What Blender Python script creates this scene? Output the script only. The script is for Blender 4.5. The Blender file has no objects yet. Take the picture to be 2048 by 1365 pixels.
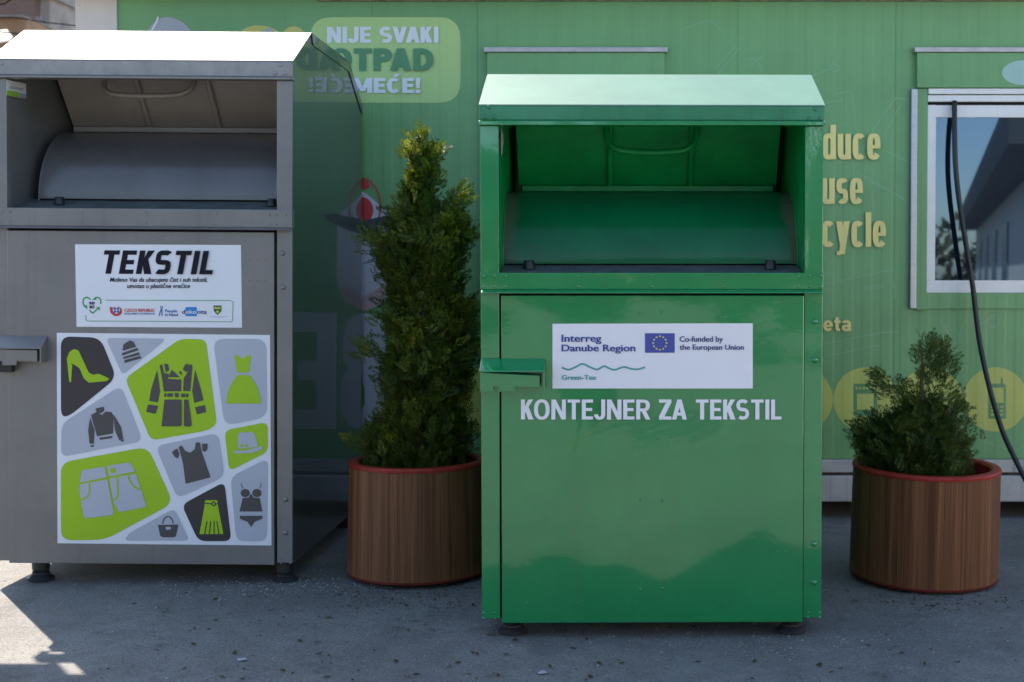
import bpy, bmesh, math, random
from mathutils import Vector, Matrix, Euler
from mathutils.geometry import tessellate_polygon
R = math.radians
random.seed(7)
sc = bpy.context.scene
COL = sc.collection

# ------------------------------------------------------------------ camera, world, sun, exposure
F, CX, PY, PITCH, EYE = 2500.0, 1255.0, 624.0, math.atan(75 / 2500.0), 1.215
cam_d = bpy.data.cameras.new('camera'); cam = bpy.data.objects.new('camera', cam_d); COL.objects.link(cam)
cam.location = (0, 0, EYE); cam.rotation_euler = (math.pi / 2 - PITCH, 0, 0)
cam_d.sensor_width = 36; cam_d.lens = F / 2048 * 36
cam_d.shift_x = (1024 - CX) / 2048; cam_d.shift_y = (PY - 682.5) / 2048
cam_d.clip_start = 0.05; cam_d.clip_end = 2000
cam_d.dof.use_dof = True; cam_d.dof.focus_distance = 4.25; cam_d.dof.aperture_fstop = 4.8
sc.camera = cam

SUN_EL, SUN_AZ = R(42.7), math.atan2(-0.515, 0.69)        # azimuth measured from +Y towards +X
sun_dir = Vector((math.sin(SUN_AZ) * math.cos(SUN_EL), math.cos(SUN_AZ) * math.cos(SUN_EL), math.sin(SUN_EL)))
w = bpy.data.worlds.new('World'); sc.world = w; w.use_nodes = True
nt = w.node_tree; bg = nt.nodes['Background']
sky = nt.nodes.new('ShaderNodeTexSky'); sky.sky_type = 'NISHITA'; sky.sun_disc = False
sky.sun_elevation = SUN_EL; sky.sun_rotation = SUN_AZ
sky.air_density = 1.0; sky.dust_density = 0.8; sky.ozone_density = 1.0
nt.links.new(sky.outputs[0], bg.inputs[0]); bg.inputs[1].default_value = 0.10
sd = bpy.data.lights.new('sun', 'SUN'); sd.energy = 4.2; sd.angle = R(0.5); sd.color = (1.0, 0.88, 0.74)
sun = bpy.data.objects.new('sun', sd); COL.objects.link(sun)
sun.rotation_euler = sun_dir.to_track_quat('Z', 'Y').to_euler(); sun.location = (-5, 8, 12)
sc.view_settings.view_transform = 'Standard'; sc.view_settings.look = 'None'
sc.view_settings.exposure = 1.85; sc.view_settings.gamma = 1.0
sc.cycles.use_denoising = True
sc.cycles.max_bounces = 8; sc.cycles.glossy_bounces = 5; sc.cycles.diffuse_bounces = 4
sc.cycles.sample_clamp_indirect = 8

# ------------------------------------------------------------------ helpers
def lin(r, g, b):
    f = lambda c: (c / 255 / 12.92) if c <= 10.3 else ((c / 255 + 0.055) / 1.055) ** 2.4
    return (f(r), f(g), f(b))

def mat(name, col, rough=0.5, metal=0.0, spec=0.5, var=0.08, vscale=4.0, bump=0.0, bscale=150.0, coat=0.0, rvar=0.0, ribs=False, stretch=(1, 1, 1), streak=0.0, coatr=0.05, warp=0.0, scratch=0.0):
    m = bpy.data.materials.new(name); m.use_nodes = True
    t = m.node_tree; n = t.nodes; L = t.links; p = n['Principled BSDF']
    p.inputs['Roughness'].default_value = rough; p.inputs['Metallic'].default_value = metal
    p.inputs['Specular IOR Level'].default_value = spec
    p.inputs['Coat Weight'].default_value = coat; p.inputs['Coat Roughness'].default_value = coatr
    tc = n.new('ShaderNodeTexCoord'); mp = n.new('ShaderNodeMapping'); mp.inputs['Scale'].default_value = stretch
    L.new(tc.outputs['Object'], mp.inputs[0])
    nz = n.new('ShaderNodeTexNoise'); nz.inputs['Scale'].default_value = vscale; nz.inputs['Detail'].default_value = 6; nz.inputs['Roughness'].default_value = .65
    L.new(mp.outputs[0], nz.inputs['Vector'])
    rp = n.new('ShaderNodeValToRGB'); rp.color_ramp.elements[0].position = .3; rp.color_ramp.elements[1].position = .7
    rp.color_ramp.elements[0].color = tuple(max(0, c * (1 - var)) for c in col) + (1,)
    rp.color_ramp.elements[1].color = tuple(min(1, c * (1 + var)) for c in col) + (1,)
    L.new(nz.outputs[0], rp.inputs[0])
    out = rp.outputs[0]
    if streak:                                            # run-down dirt in thin vertical lines
        m2 = n.new('ShaderNodeMapping'); m2.inputs['Scale'].default_value = (38, 38, 1.2); L.new(tc.outputs['Object'], m2.inputs[0])
        n2 = n.new('ShaderNodeTexNoise'); n2.inputs['Scale'].default_value = 1.0; n2.inputs['Detail'].default_value = 3; L.new(m2.outputs[0], n2.inputs['Vector'])
        r2 = n.new('ShaderNodeMapRange'); r2.inputs[1].default_value = .55; r2.inputs[2].default_value = .8; r2.inputs[3].default_value = 0; r2.inputs[4].default_value = streak
        L.new(n2.outputs[0], r2.inputs[0])
        mx = n.new('ShaderNodeMix'); mx.data_type = 'RGBA'; L.new(r2.outputs[0], mx.inputs[0]); L.new(out, mx.inputs[6]); mx.inputs[7].default_value = (.05, .045, .035, 1)
        out = mx.outputs[2]
    if scratch:
        for sx, sz, ry in ((14, 190, .35), (160, 9, -.12)):
            m3 = n.new('ShaderNodeMapping'); m3.inputs['Scale'].default_value = (sx, 20, sz); m3.inputs['Rotation'].default_value = (0, ry, 0); L.new(tc.outputs['Object'], m3.inputs[0])
            n3 = n.new('ShaderNodeTexNoise'); n3.inputs['Scale'].default_value = 1.0; n3.inputs['Detail'].default_value = 2; L.new(m3.outputs[0], n3.inputs['Vector'])
            n4 = n.new('ShaderNodeTexNoise'); n4.inputs['Scale'].default_value = 3.2; n4.inputs['Detail'].default_value = 2; L.new(tc.outputs['Object'], n4.inputs['Vector'])
            r3 = n.new('ShaderNodeMapRange'); r3.inputs[1].default_value = .70; r3.inputs[2].default_value = .76; r3.inputs[4].default_value = scratch; L.new(n3.outputs[0], r3.inputs[0])
            r4 = n.new('ShaderNodeMapRange'); r4.inputs[1].default_value = .50; r4.inputs[2].default_value = .62; L.new(n4.outputs[0], r4.inputs[0])
            mm = n.new('ShaderNodeMath'); mm.operation = 'MULTIPLY'; L.new(r3.outputs[0], mm.inputs[0]); L.new(r4.outputs[0], mm.inputs[1])
            mx = n.new('ShaderNodeMix'); mx.data_type = 'RGBA'; L.new(mm.outputs[0], mx.inputs[0]); L.new(out, mx.inputs[6]); mx.inputs[7].default_value = (.10, .10, .085, 1); out = mx.outputs[2]
    L.new(out, p.inputs['Base Color'])
    if rvar:
        mr = n.new('ShaderNodeMapRange'); mr.inputs[1].default_value = .3; mr.inputs[2].default_value = .7
        mr.inputs[3].default_value = max(0.02, rough - rvar); mr.inputs[4].default_value = min(1, rough + rvar)
        L.new(nz.outputs[0], mr.inputs[0]); L.new(mr.outputs[0], p.inputs['Roughness'])
    last = None
    if bump:
        b = n.new('ShaderNodeTexNoise'); b.inputs['Scale'].default_value = bscale; b.inputs['Detail'].default_value = 3
        L.new(tc.outputs['Object'], b.inputs['Vector'])
        bn = n.new('ShaderNodeBump'); bn.inputs['Strength'].default_value = bump; bn.inputs['Distance'].default_value = 0.002
        L.new(b.outputs[0], bn.inputs['Height']); last = bn
    if warp:                                              # oil-canning of thin sheet metal
        b = n.new('ShaderNodeTexNoise'); b.inputs['Scale'].default_value = 3.0; b.inputs['Detail'].default_value = 1; L.new(tc.outputs['Object'], b.inputs['Vector'])
        bn = n.new('ShaderNodeBump'); bn.inputs['Strength'].default_value = 1.0; bn.inputs['Distance'].default_value = warp; L.new(b.outputs[0], bn.inputs['Height'])
        if last: L.new(last.outputs[0], bn.inputs['Normal'])
        last = bn
        L.new(bn.outputs[0], p.inputs['Coat Normal'])
    if ribs:                                              # shallow trapezoid ribs of the sandwich panel
        sp = n.new('ShaderNodeSeparateXYZ'); L.new(tc.outputs['Object'], sp.inputs[0])
        f1 = n.new('ShaderNodeMath'); f1.operation = 'PINGPONG'; L.new(sp.outputs[0], f1.inputs[0]); f1.inputs[1].default_value = 0.0475
        s1 = n.new('ShaderNodeMapRange'); s1.interpolation_type = 'SMOOTHSTEP'; s1.inputs[1].default_value = .014; s1.inputs[2].default_value = .032; L.new(f1.outputs[0], s1.inputs[0])
        b2 = n.new('ShaderNodeBump'); b2.inputs['Strength'].default_value = 0.6; b2.inputs['Distance'].default_value = 0.002
        L.new(s1.outputs[0], b2.inputs['Height'])
        if last: L.new(last.outputs[0], b2.inputs['Normal'])
        last = b2
    if last: L.new(last.outputs[0], p.inputs['Normal'])
    return m

class MB:
    def __init__(s): s.v = []; s.f = []
    def add(s, vs, fs):
        k = len(s.v); s.v += [tuple(v) for v in vs]; s.f += [tuple(i + k for i in f) for f in fs]
    def box(s, x0, y0, z0, x1, y1, z1):
        s.add([(x0, y0, z0), (x1, y0, z0), (x1, y1, z0), (x0, y1, z0), (x0, y0, z1), (x1, y0, z1), (x1, y1, z1), (x0, y1, z1)],
              [(3, 2, 1, 0), (4, 5, 6, 7), (0, 1, 5, 4), (1, 2, 6, 5), (2, 3, 7, 6), (3, 0, 4, 7)])
    def prism(s, pts, d):                                 # pts: 3-D polygon, extruded by vector d
        n = len(pts); d = Vector(d); P = [Vector(p) for p in pts]
        tris = tessellate_polygon([P])
        s.add(P + [p + d for p in P], [tuple(t) for t in tris] + [tuple(i + n for i in reversed(t)) for t in tris] +
              [(i, (i + 1) % n, (i + 1) % n + n, i + n) for i in range(n)])
    def tube(s, path, r, seg=10, caps=True):
        P = [Vector(p) for p in path]; n = len(P); rings = []; rr = r if isinstance(r, (list, tuple)) else [r] * n
        up = None
        for i, p in enumerate(P):
            t = (P[min(i + 1, n - 1)] - P[max(i - 1, 0)]).normalized()
            if up is None:
                up = t.orthogonal().normalized()
            up = (up - t * up.dot(t)).normalized(); b = t.cross(up)
            rings.append([p + (up * math.cos(a) + b * math.sin(a)) * rr[i] for a in [2 * math.pi * k / seg for k in range(seg)]])
        vs = [v for g in rings for v in g]
        fs = [(i * seg + k, i * seg + (k + 1) % seg, (i + 1) * seg + (k + 1) % seg, (i + 1) * seg + k) for i in range(n - 1) for k in range(seg)]
        if caps: fs += [tuple(reversed(range(seg))), tuple((n - 1) * seg + k for k in range(seg))]
        s.add(vs, fs)
    def lathe(s, prof, seg=48, c=(0, 0, 0)):              # prof: (r, z)
        vs = []; m = len(prof)
        for r, z in prof:
            for k in range(seg):
                a = 2 * math.pi * k / seg; vs.append((c[0] + r * math.cos(a), c[1] + r * math.sin(a), c[2] + z))
        fs = [(i * seg + k, i * seg + (k + 1) % seg, (i + 1) * seg + (k + 1) % seg, (i + 1) * seg + k) for i in range(m - 1) for k in range(seg)]
        s.add(vs, fs)
    def build(s, name, m, parent=None, smooth=False, bevel=0.0, fix=True):
        me = bpy.data.meshes.new(name); me.from_pydata(s.v, [], s.f); me.update()
        if fix:
            bm = bmesh.new(); bm.from_mesh(me); bmesh.ops.remove_doubles(bm, verts=bm.verts, dist=1e-5); bmesh.ops.recalc_face_normals(bm, faces=bm.faces); bm.to_mesh(me); bm.free()
        if m: me.materials.append(m)
        if smooth:
            for p in me.polygons: p.use_smooth = True
        o = bpy.data.objects.new(name, me); COL.objects.link(o)
        if parent: o.parent = parent
        if smooth == 'auto':
            me.set_sharp_from_angle(angle=R(35))
        if bevel:
            b = o.modifiers.new('bevel', 'BEVEL'); b.width = bevel; b.segments = 2; b.limit_method = 'ANGLE'; b.angle_limit = R(40)
            b.harden_normals = False
        return o

def empty(name, loc, rot=(0, 0, 0)):
    o = bpy.data.objects.new(name, None); COL.objects.link(o); o.location = loc; o.rotation_euler = rot; o.empty_display_size = .1
    return o
def tag(o, label=None, cat=None, group=None, kind=None):
    if label: o['label'] = label
    if cat: o['category'] = cat
    if group: o['group'] = group
    if kind: o['kind'] = kind
    return o
def link_copy(o, parent, loc):
    c = o.copy(); COL.objects.link(c); c.parent = parent; c.location = loc; return c

# a measured spot of the photograph put onto a real plane (plane y = const of a thing)
FWD = Vector((0, math.cos(PITCH), -math.sin(PITCH))); UP = Vector((0, math.sin(PITCH), math.cos(PITCH)))
def ray(px, py): return Vector(((px - CX) / F, 0, 0)) + FWD - UP * ((py - PY) / F)
def M_of(loc, rot): return Matrix.LocRotScale(Vector(loc), Euler(rot), None)
class Plane:
    def __init__(s, loc, rot=(0, 0, 0)): s.mi = M_of(loc, rot).inverted()
    def at(s, px, py, y=0.0):
        o = s.mi @ Vector((0, 0, EYE)); d = s.mi.to_3x3() @ ray(px, py); k = (y - o.y) / d.y
        return o + d * k
def world_at(px, py, Y):
    d = ray(px, py); return Vector((0, 0, EYE)) + d * (Y / d.y)

# ------------------------------------------------------------------ flat artwork (2-D polygons in measured coordinates, y down)
def rounded(pts, r, k=5):
    out = []; n = len(pts)
    for i in range(n):
        p = Vector(pts[i]); a = Vector(pts[i - 1]); b = Vector(pts[(i + 1) % n])
        ra = min(r, (a - p).length * .48); rb = min(r, (b - p).length * .48)
        s = p + (a - p).normalized() * ra; e = p + (b - p).normalized() * rb
        for j in range(k + 1):
            t = j / k; out.append(tuple(s * (1 - t) ** 2 + p * 2 * t * (1 - t) + e * t * t))
    return out
def circ(cx, cy, rx, ry=None, k=28):
    ry = ry or rx
    return [(cx + rx * math.cos(2 * math.pi * i / k), cy + ry * math.sin(2 * math.pi * i / k)) for i in range(k)]
def band(pts, t):                                         # thick polyline as one polygon
    P = [Vector(p) for p in pts]; n = len(P); l = []; r = []
    for i in range(n):
        d0 = (P[i] - P[i - 1]).normalized() if i else (P[1] - P[0]).normalized()
        d1 = (P[i + 1] - P[i]).normalized() if i < n - 1 else d0
        d = (d0 + d1)
        d = d.normalized() if d.length > 1e-6 else d0
        nn = Vector((-d.y, d.x)); s = t / 2 / max(.5, nn.dot(Vector((-d0.y, d0.x))))
        l.append(tuple(P[i] + nn * s)); r.append(tuple(P[i] - nn * s))
    return l + r[::-1]
def arc(cx, cy, rx, ry, a0, a1, k=14):
    return [(cx + rx * math.cos(R(a0 + (a1 - a0) * i / k)), cy - ry * math.sin(R(a0 + (a1 - a0) * i / k))) for i in range(k + 1)]
def smooth_line(pts, k=6):
    out = []; n = len(pts)
    for i in range(n - 1):
        p0, p1, p2, p3 = [Vector(pts[max(0, min(n - 1, j))]) for j in (i - 1, i, i + 1, i + 2)]
        for j in range(k):
            t = j / k
            out.append(tuple(.5 * ((2 * p1) + (p2 - p0) * t + (2 * p0 - 5 * p1 + 4 * p2 - p3) * t * t + (3 * p1 - p0 - 3 * p2 + p3) * t ** 3)))
    return out + [tuple(pts[-1])]

def decal(name, polys, m, parent, pl, y, tf=lambda u, v: (u, v), step=0.00012):
    mb = MB()
    for i, po in enumerate(polys):
        P = [pl.at(*tf(u, v), y - i * step) for u, v in po]
        tris = tessellate_polygon([[Vector((p[0], p[1], 0)) for p in po]])
        mb.add(P, [tuple(t) for t in tris])
    o = mb.build(name, m, parent, fix=False)
    me = o.data
    bm = bmesh.new(); bm.from_mesh(me)
    for f in bm.faces:
        f.normal_update()
        if f.normal.y > 0: f.normal_flip()
    bm.to_mesh(me); bm.free()
    return o

# stroke-built alphabet: unit cap height, y up; w width, t stem, h bar thickness, n roundness (2 ellipse .. 4 squarish)
def sup(a, n):
    c, s = math.cos(a), math.sin(a); return math.copysign(abs(c) ** (2 / n), c), math.copysign(abs(s) ** (2 / n), s)
def ringpoly(cx, cy, rx, ry, t, h, a0, a1, n):
    k = max(8, int(abs(a1 - a0) / 11)); o = []; i_ = []
    for j in range(k + 1):
        a = R(a0 + (a1 - a0) * j / k); x, y = sup(a, n)
        o.append((cx + rx * x, cy + ry * y)); i_.append((cx + (rx - t) * x, cy + (ry - h) * y))
    out = []
    for j in range(k): out.append([o[j], o[j + 1], i_[j + 1], i_[j]])
    return out
def rect(x0, y0, x1, y1): return [(x0, y0), (x1, y0), (x1, y1), (x0, y1)]
X_H = 0.74
def glyph(c, t, h, n, wm):
    W = {'I': t, 'l': t, '!': t, 'J': .52, 'L': .52, 'T': .62, 'E': .56, 'M': .9, 'O': .78, 'A': .74, 'V': .74, 'Z': .62, 'K': .62, ' ': .28, '.': t,
         'e': .6, 'c': .58, 's': .55, 'd': .62, 'u': .6, 'y': .62, 't': .4, 'a': .58, 'p': .62, 'n': .6, 'R': .68, 'S': .66, 'P': .64, 'D': .7, 'N': .72, 'B': .66}.get(c, .66)
    w = W if W == t else W * wm
    if c == ' ': return [], w
    if c == 'I': return [rect(0, 0, t, 1)], w
    if c == 'l': return [rect(0, 0, t, 1)], w
    if c == '.': return [rect(0, 0, t, t)], w
    if c == '!': return [rect(0, 0, t, t * .9), [(0, 1), (t, 1), (t * .85, .32), (t * .15, .32)]], w
    if c == 'E': return [rect(0, 0, t, 1), rect(t, 0, w, h), rect(t, .5 - h / 2, w * .92, .5 + h / 2), rect(t, 1 - h, w, 1)], w
    if c == 'T': return [rect(0, 1 - h, w, 1), rect(w / 2 - t / 2, 0, w / 2 + t / 2, 1 - h)], w
    if c == 'L': return [rect(0, 0, t, 1), rect(t, 0, w, h)], w
    if c == 'N': return [rect(0, 0, t, 1), rect(w - t, 0, w, 1), [(t * .0, 1), (t * 1.08, 1), (w, 0), (w - t * 1.08, 0)]], w
    if c == 'M': return [rect(0, 0, t, 1), rect(w - t, 0, w, 1), [(0, 1), (t * 1.1, 1), (w / 2 + t * .45, .12), (w / 2 - t * .45, .12)], [(w, 1), (w - t * 1.1, 1), (w / 2 - t * .45, .12), (w / 2 + t * .45, .12)]], w
    if c == 'K': return [rect(0, 0, t, 1), [(t * .9, .30), (t * .9, .62), (w - 1.3 * t, 1), (w - .02, 1)], [(w, 0), (w - 1.3 * t, 0), (.40 * w - .3 * t, .52), (.40 * w + .5 * t, .72)]], w
    if c in 'AV':
        P = [[(0, 0), (1.08 * t, 0), (w / 2 + .55 * t, 1), (w / 2 - .55 * t, 1)], [(w, 0), (w - 1.08 * t, 0), (w / 2 - .55 * t, 1), (w / 2 + .55 * t, 1)]]
        if c == 'V': P = [[(x, 1 - y) for x, y in q] for q in P]
        else: P.append(rect(w * .24, .2, w * .76, .2 + h))
        return P, w
    if c == 'Z': return [rect(0, 0, w, h), rect(0, 1 - h, w, 1), [(0, h * .95), (1.35 * t, h * .95), (w, 1 - h * .95), (w - 1.35 * t, 1 - h * .95)]], w
    if c == 'O': return ringpoly(w / 2, .5, w / 2, .51, t, h, 0, 360, n), w
    if c == 'D': return [rect(0, 0, t, 1), rect(t, 0, w * .42, h), rect(t, 1 - h, w * .42, 1)] + ringpoly(w * .42, .5, w * .58, .5, t, h, -90, 90, n), w
    if c in 'PR':
        P = [rect(0, 0, t, 1), rect(t, 1 - h, w * .5, 1), rect(t, .40, w * .5, .40 + h)] + ringpoly(w * .5, .70, w * .5, .30, t, h, -90, 90, n)
        if c == 'R': P.append([(w * 1.03, 0), (w * 1.03 - 1.15 * t, 0), (w * .42 - .1 * t, .42), (w * .42 + t, .44)])
        return P, w
    if c == 'B':
        return [rect(0, 0, t, 1), rect(t, 1 - h, w * .5, 1), rect(t, .46, w * .5, .46 + h), rect(t, 0, w * .5, h)] + ringpoly(w * .5, .73, w * .46, .27, t, h, -90, 90, n) + ringpoly(w * .5, .29, w * .5, .29, t, h, -90, 90, n), w
    if c == 'J': return [rect(w - t, .3, w, 1)] + ringpoly(w * .46, .31, w * .54, .32, t, h, -180 + 10, 0, n), w
    if c in 'SCĆ' or c in 'sc':
        H = 1 if c in 'SCĆ' else X_H
        if c in 'Ss':
            hh = h / 2; r1 = (H - h) / 4; pts = []
            ax = (w - t) / 2
            for a in range(35, 271, 15):
                x, y = sup(R(a), n); pts.append((w / 2 + ax * x, H - hh - r1 + r1 * y + .0))
            for a in range(75, -146, -15):
                x, y = sup(R(a), n); pts.append((w / 2 + ax * x, hh + r1 + r1 * y))
            B = band(pts, (t + h) / 2); m_ = len(B); k = m_ // 2
            return [[B[i], B[i + 1], B[m_ - 2 - i], B[m_ - 1 - i]] for i in range(k - 1)], w
        P = ringpoly(w / 2, H / 2, w / 2, H / 2 + .01, t, h, 42, 318, n)
        if c == 'Ć': P.append([(w * .42, 1.07), (w * .42 + t * .8, 1.07), (w * .62 + t * 1.0, 1.27), (w * .62 - t * .1, 1.27)])
        return P, w
    H = X_H
    if c == 'e': return ringpoly(w / 2, H / 2, w / 2, H / 2 + .01, t, h, 0, 325, n) + [rect(t * .8, H / 2 - h * .42, w - t * .02, H / 2 + h * .32)], w
    if c == 'd': return [rect(w - t, 0, w, 1)] + ringpoly(w / 2, H / 2, w / 2, H / 2 + .01, t, h, 50, 310, n), w
    if c == 'p': return [rect(0, -.24, t, H)] + ringpoly(w / 2, H / 2, w / 2, H / 2 + .01, t, h, -130, 130, n), w
    if c == 'u': return [rect(0, .25, t, H), rect(w - t, 0, w, H)] + ringpoly(w / 2, .27, w / 2, .28, t, h, -180, 0, n), w
    if c == 'n': return [rect(0, 0, t, H), rect(w - t, 0, w, H - .25)] + ringpoly(w / 2, H - .27, w / 2, .28, t, h, 0, 180, n), w
    if c == 'a': return [rect(w - t, 0, w, H - .22)] + ringpoly(w / 2, H - .24, w / 2, .25, t, h, 0, 160, n) + ringpoly(w * .5, .22, w * .5, .23, t, h, 0, 360, n), w
    if c == 't': return [rect(w * .2, .12, w * .2 + t, .95), rect(0, H - h, w, H), rect(w * .2 + t * .3, 0, w * .95, h)], w
    if c == 'y': return [[(0, H), (t * 1.1, H), (w / 2 + t * .5, 0), (w / 2 - t * .5, 0)], [(w, H), (w - t * 1.1, H), (w * .32 - t * .3, -.22), (w * .32 + t * .75, -.22)], rect(w * .04, -.24, w * .36, -.24 + h * .8)], w
    return [rect(0, 0, w, 1)], w
def kern(s, i):
    if i + 1 >= len(s): return 0
    a, b = s[i], s[i + 1]
    if a + b in ('VA', 'AV', 'PA', 'TA', 'AT'): return -.13
    if (a in 'AVKZ' and b in 'SOAKVC') or (b in 'AV' and a not in ' '): return -.06
    return 0
def lettering(s, x0, x1, ybase, H, t=.2, h=.18, n=2.3, wm=1.0, gap=.10, shear=0.0, xslant=0.0):
    polys = []; x = 0
    for ci, c in enumerate(s):
        P, w = glyph(c, t, h, n, wm)
        polys += [[(px_ + x + py_ * shear, py_) for px_, py_ in q] for q in P]; x += w + gap + kern(s, ci)
    x -= gap; k = (x1 - x0) / (x + shear)
    return [[(x0 + a * k, ybase + xslant * (a * k) - b * H) for a, b in q] for q in polys]
def words(s, x0, x1, ybase, H, t=.2, h=.18, n=2.3, wm=1.0, gap=.10):
    ws = s.split(' '); L = [sum(glyph(c, t, h, n, wm)[1] + gap + kern(w_, i) for i, c in enumerate(w_)) - gap for w_ in ws]; sp = glyph(' ', t, h, n, wm)[1] + 2 * gap
    k = (x1 - x0) / (sum(L) + sp * (len(ws) - 1)); x = x0; out = []
    for w_, l in zip(ws, L):
        out.append(lettering(w_, x, x + l * k, ybase, H, t, h, n, wm, gap)); x += (l + sp) * k
    return out

def font_polys(s, x0, x1, ybase, H, bold=0.0, shear=0.0):
    """small print from Blender's built-in face: triangles in measured coordinates; H = cap height"""
    c = bpy.data.curves.new('print', 'FONT'); c.body = s; c.size = 1.0; c.shear = shear; c.resolution_u = 3; c.offset = 0.008
    o = bpy.data.objects.new('print', c); COL.objects.link(o)
    dg = bpy.context.evaluated_depsgraph_get(); me = bpy.data.meshes.new_from_object(o.evaluated_get(dg))
    xs = [v.co.x for v in me.vertices]; a, b = min(xs), max(xs); k = (x1 - x0) / (b - a); kh = H / 0.70
    vs = [(x0 + (v.co.x - a) * k, ybase - v.co.y * kh) for v in me.vertices]
    fs = [tuple(p.vertices) for p in me.polygons]
    bpy.data.objects.remove(o); bpy.data.curves.remove(c); bpy.data.meshes.remove(me)
    return vs, fs
def print_text(name, s, x0, x1, ybase, H, m, parent, pl, y, bold=0.0, shear=0.0, tf=lambda u, v: (u, v)):
    vs, fs = font_polys(s, x0 + bold, x1 - bold, ybase, H, bold, shear); mb = MB()
    for i, dx in enumerate([0.0] if not bold else [-bold, bold, 0.0]):
        mb.add([pl.at(*tf(u + dx, v), y - i * .0001) for u, v in vs], fs)
    o = mb.build(name, m, parent, fix=False); me = o.data
    bm = bmesh.new(); bm.from_mesh(me)
    for f in bm.faces:
        f.normal_update()
        if f.normal.y > 0: f.normal_flip()
    bm.to_mesh(me); bm.free(); return o

# ------------------------------------------------------------------ ground
def ground_material():
    m = bpy.data.materials.new('worn_asphalt'); m.use_nodes = True; t = m.node_tree; n = t.nodes; L = t.links; p = n['Principled BSDF']
    tc = n.new('ShaderNodeTexCoord')
    def noise(s, d=6, r=.6):
        q = n.new('ShaderNodeTexNoise'); q.inputs['Scale'].default_value = s; q.inputs['Detail'].default_value = d; q.inputs['Roughness'].default_value = r; L.new(tc.outputs['Object'], q.inputs['Vector']); return q
    def mix(fac, a, b):
        q = n.new('ShaderNodeMix'); q.data_type = 'RGBA'
        for i, v in ((0, fac), (6, a), (7, b)):
            if hasattr(v, 'is_output'): L.new(v, q.inputs[i])
            else: q.inputs[i].default_value = v
        return q.outputs[2]
    def rng(v, a, b, c=0., d=1.):
        q = n.new('ShaderNodeMapRange'); L.new(v, q.inputs[0]); q.inputs[1].default_value = a; q.inputs[2].default_value = b; q.inputs[3].default_value = c; q.inputs[4].default_value = d; return q.outputs[0]
    big = noise(.9, 5); mid = noise(9, 7, .7); fine = noise(95, 5, .8)
    c = mix(rng(big.outputs[0], .35, .65), (.165, .163, .158, 1), (.25, .245, .235, 1))
    c = mix(rng(mid.outputs[0], .42, .72, 0, .55), c, (.10, .099, .097, 1))
    c = mix(rng(fine.outputs[0], .50, .66, 0, .85), c, (.045, .043, .040, 1))
    st = noise(2.3, 8, .72); c = mix(rng(st.outputs[0], .54, .68, 0, .6), c, (.075, .073, .070, 1))
    v = n.new('ShaderNodeTexVoronoi'); v.inputs['Scale'].default_value = 110; L.new(tc.outputs['Object'], v.inputs['Vector'])
    sp = rng(v.outputs['Distance'], .16, .24, 1, 0); cr = n.new('ShaderNodeSeparateColor'); L.new(v.outputs['Color'], cr.inputs[0])
    pick = rng(cr.outputs[0], .70, .74); mu = n.new('ShaderNodeMath'); mu.operation = 'MULTIPLY'; L.new(sp, mu.inputs[0]); L.new(pick, mu.inputs[1])
    c = mix(mu.outputs[0], c, (.42, .41, .40, 1))
    v2 = n.new('ShaderNodeTexVoronoi'); v2.feature = 'DISTANCE_TO_EDGE'; v2.inputs['Scale'].default_value = .55
    wob = noise(4, 4); vm = n.new('ShaderNodeVectorMath'); vm.operation = 'ADD'; L.new(tc.outputs['Object'], vm.inputs[0])
    vs = n.new('ShaderNodeVectorMath'); vs.operation = 'SCALE'; L.new(wob.outputs['Color'], vs.inputs[0]); vs.inputs['Scale'].default_value = .35; L.new(vs.outputs[0], vm.inputs[1]); L.new(vm.outputs[0], v2.inputs['Vector'])
    crack = rng(v2.outputs['Distance'], .0, .004, .30, 0)
    c = mix(crack, c, (.03, .03, .03, 1))
    L.new(c, p.inputs['Base Color']); p.inputs['Roughness'].default_value = .85; p.inputs['Specular IOR Level'].default_value = .35
    ad = n.new('ShaderNodeMath'); ad.operation = 'MULTIPLY_ADD'; L.new(fine.outputs[0], ad.inputs[0]); ad.inputs[1].default_value = .5; L.new(mid.outputs[0], ad.inputs[2])
    b = n.new('ShaderNodeBump'); b.inputs['Strength'].default_value = 1.0; b.inputs['Distance'].default_value = .011; L.new(ad.outputs[0], b.inputs['Height']); L.new(b.outputs[0], p.inputs['Normal'])
    return m
mb = MB(); mb.add([(-400, -400, 0), (400, -400, 0), (400, 400, 0), (-400, 400, 0)], [(0, 1, 2, 3)])
ground = mb.build('ground', ground_material()); tag(ground, kind='structure')

# ------------------------------------------------------------------ the green container cabin behind
WY = 6.20
WP = Plane((0, WY, 0))
M_wall = mat('green_print_foil', (.155, .350, .138), .40, var=.10, vscale=2.2, bump=.05, bscale=60, ribs=True, streak=.06)
def wallmat(name, col, var=.05): return mat(name, col, .36, var=var, vscale=3, ribs=True, streak=.05)
M_bub = wallmat('lime_print', (.42, .60, .22)); M_wtxt = wallmat('white_print', (.74, .74, .80)); M_gtxt = wallmat('dark_green_print', (.075, .25, .115))
M_ytxt = wallmat('yellow_print', (.80, .68, .24)); M_ycir = wallmat('mustard_print', (.46, .50, .12)); M_icon = wallmat('icon_green_print', (.10, .27, .10))
M_grey = wallmat('grey_print', (.36, .38, .42)); M_line = wallmat('pale_line_print', (.19, .42, .235)); M_pale = wallmat('pale_blue_print', (.34, .52, .47))
M_face = wallmat('lilac_print', (.58, .54, .60)); M_red = wallmat('red_print', (.55, .05, .05)); M_dark = wallmat('navy_print', (.03, .035, .06)); M_pink = wallmat('pink_print', (.55, .36, .37)); M_ochre = wallmat('ochre_print', (.55, .50, .12))
M_white = mat('old_white_paint', (.44, .43, .42), .5, var=.2, vscale=6, bump=.1, streak=.6)
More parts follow.
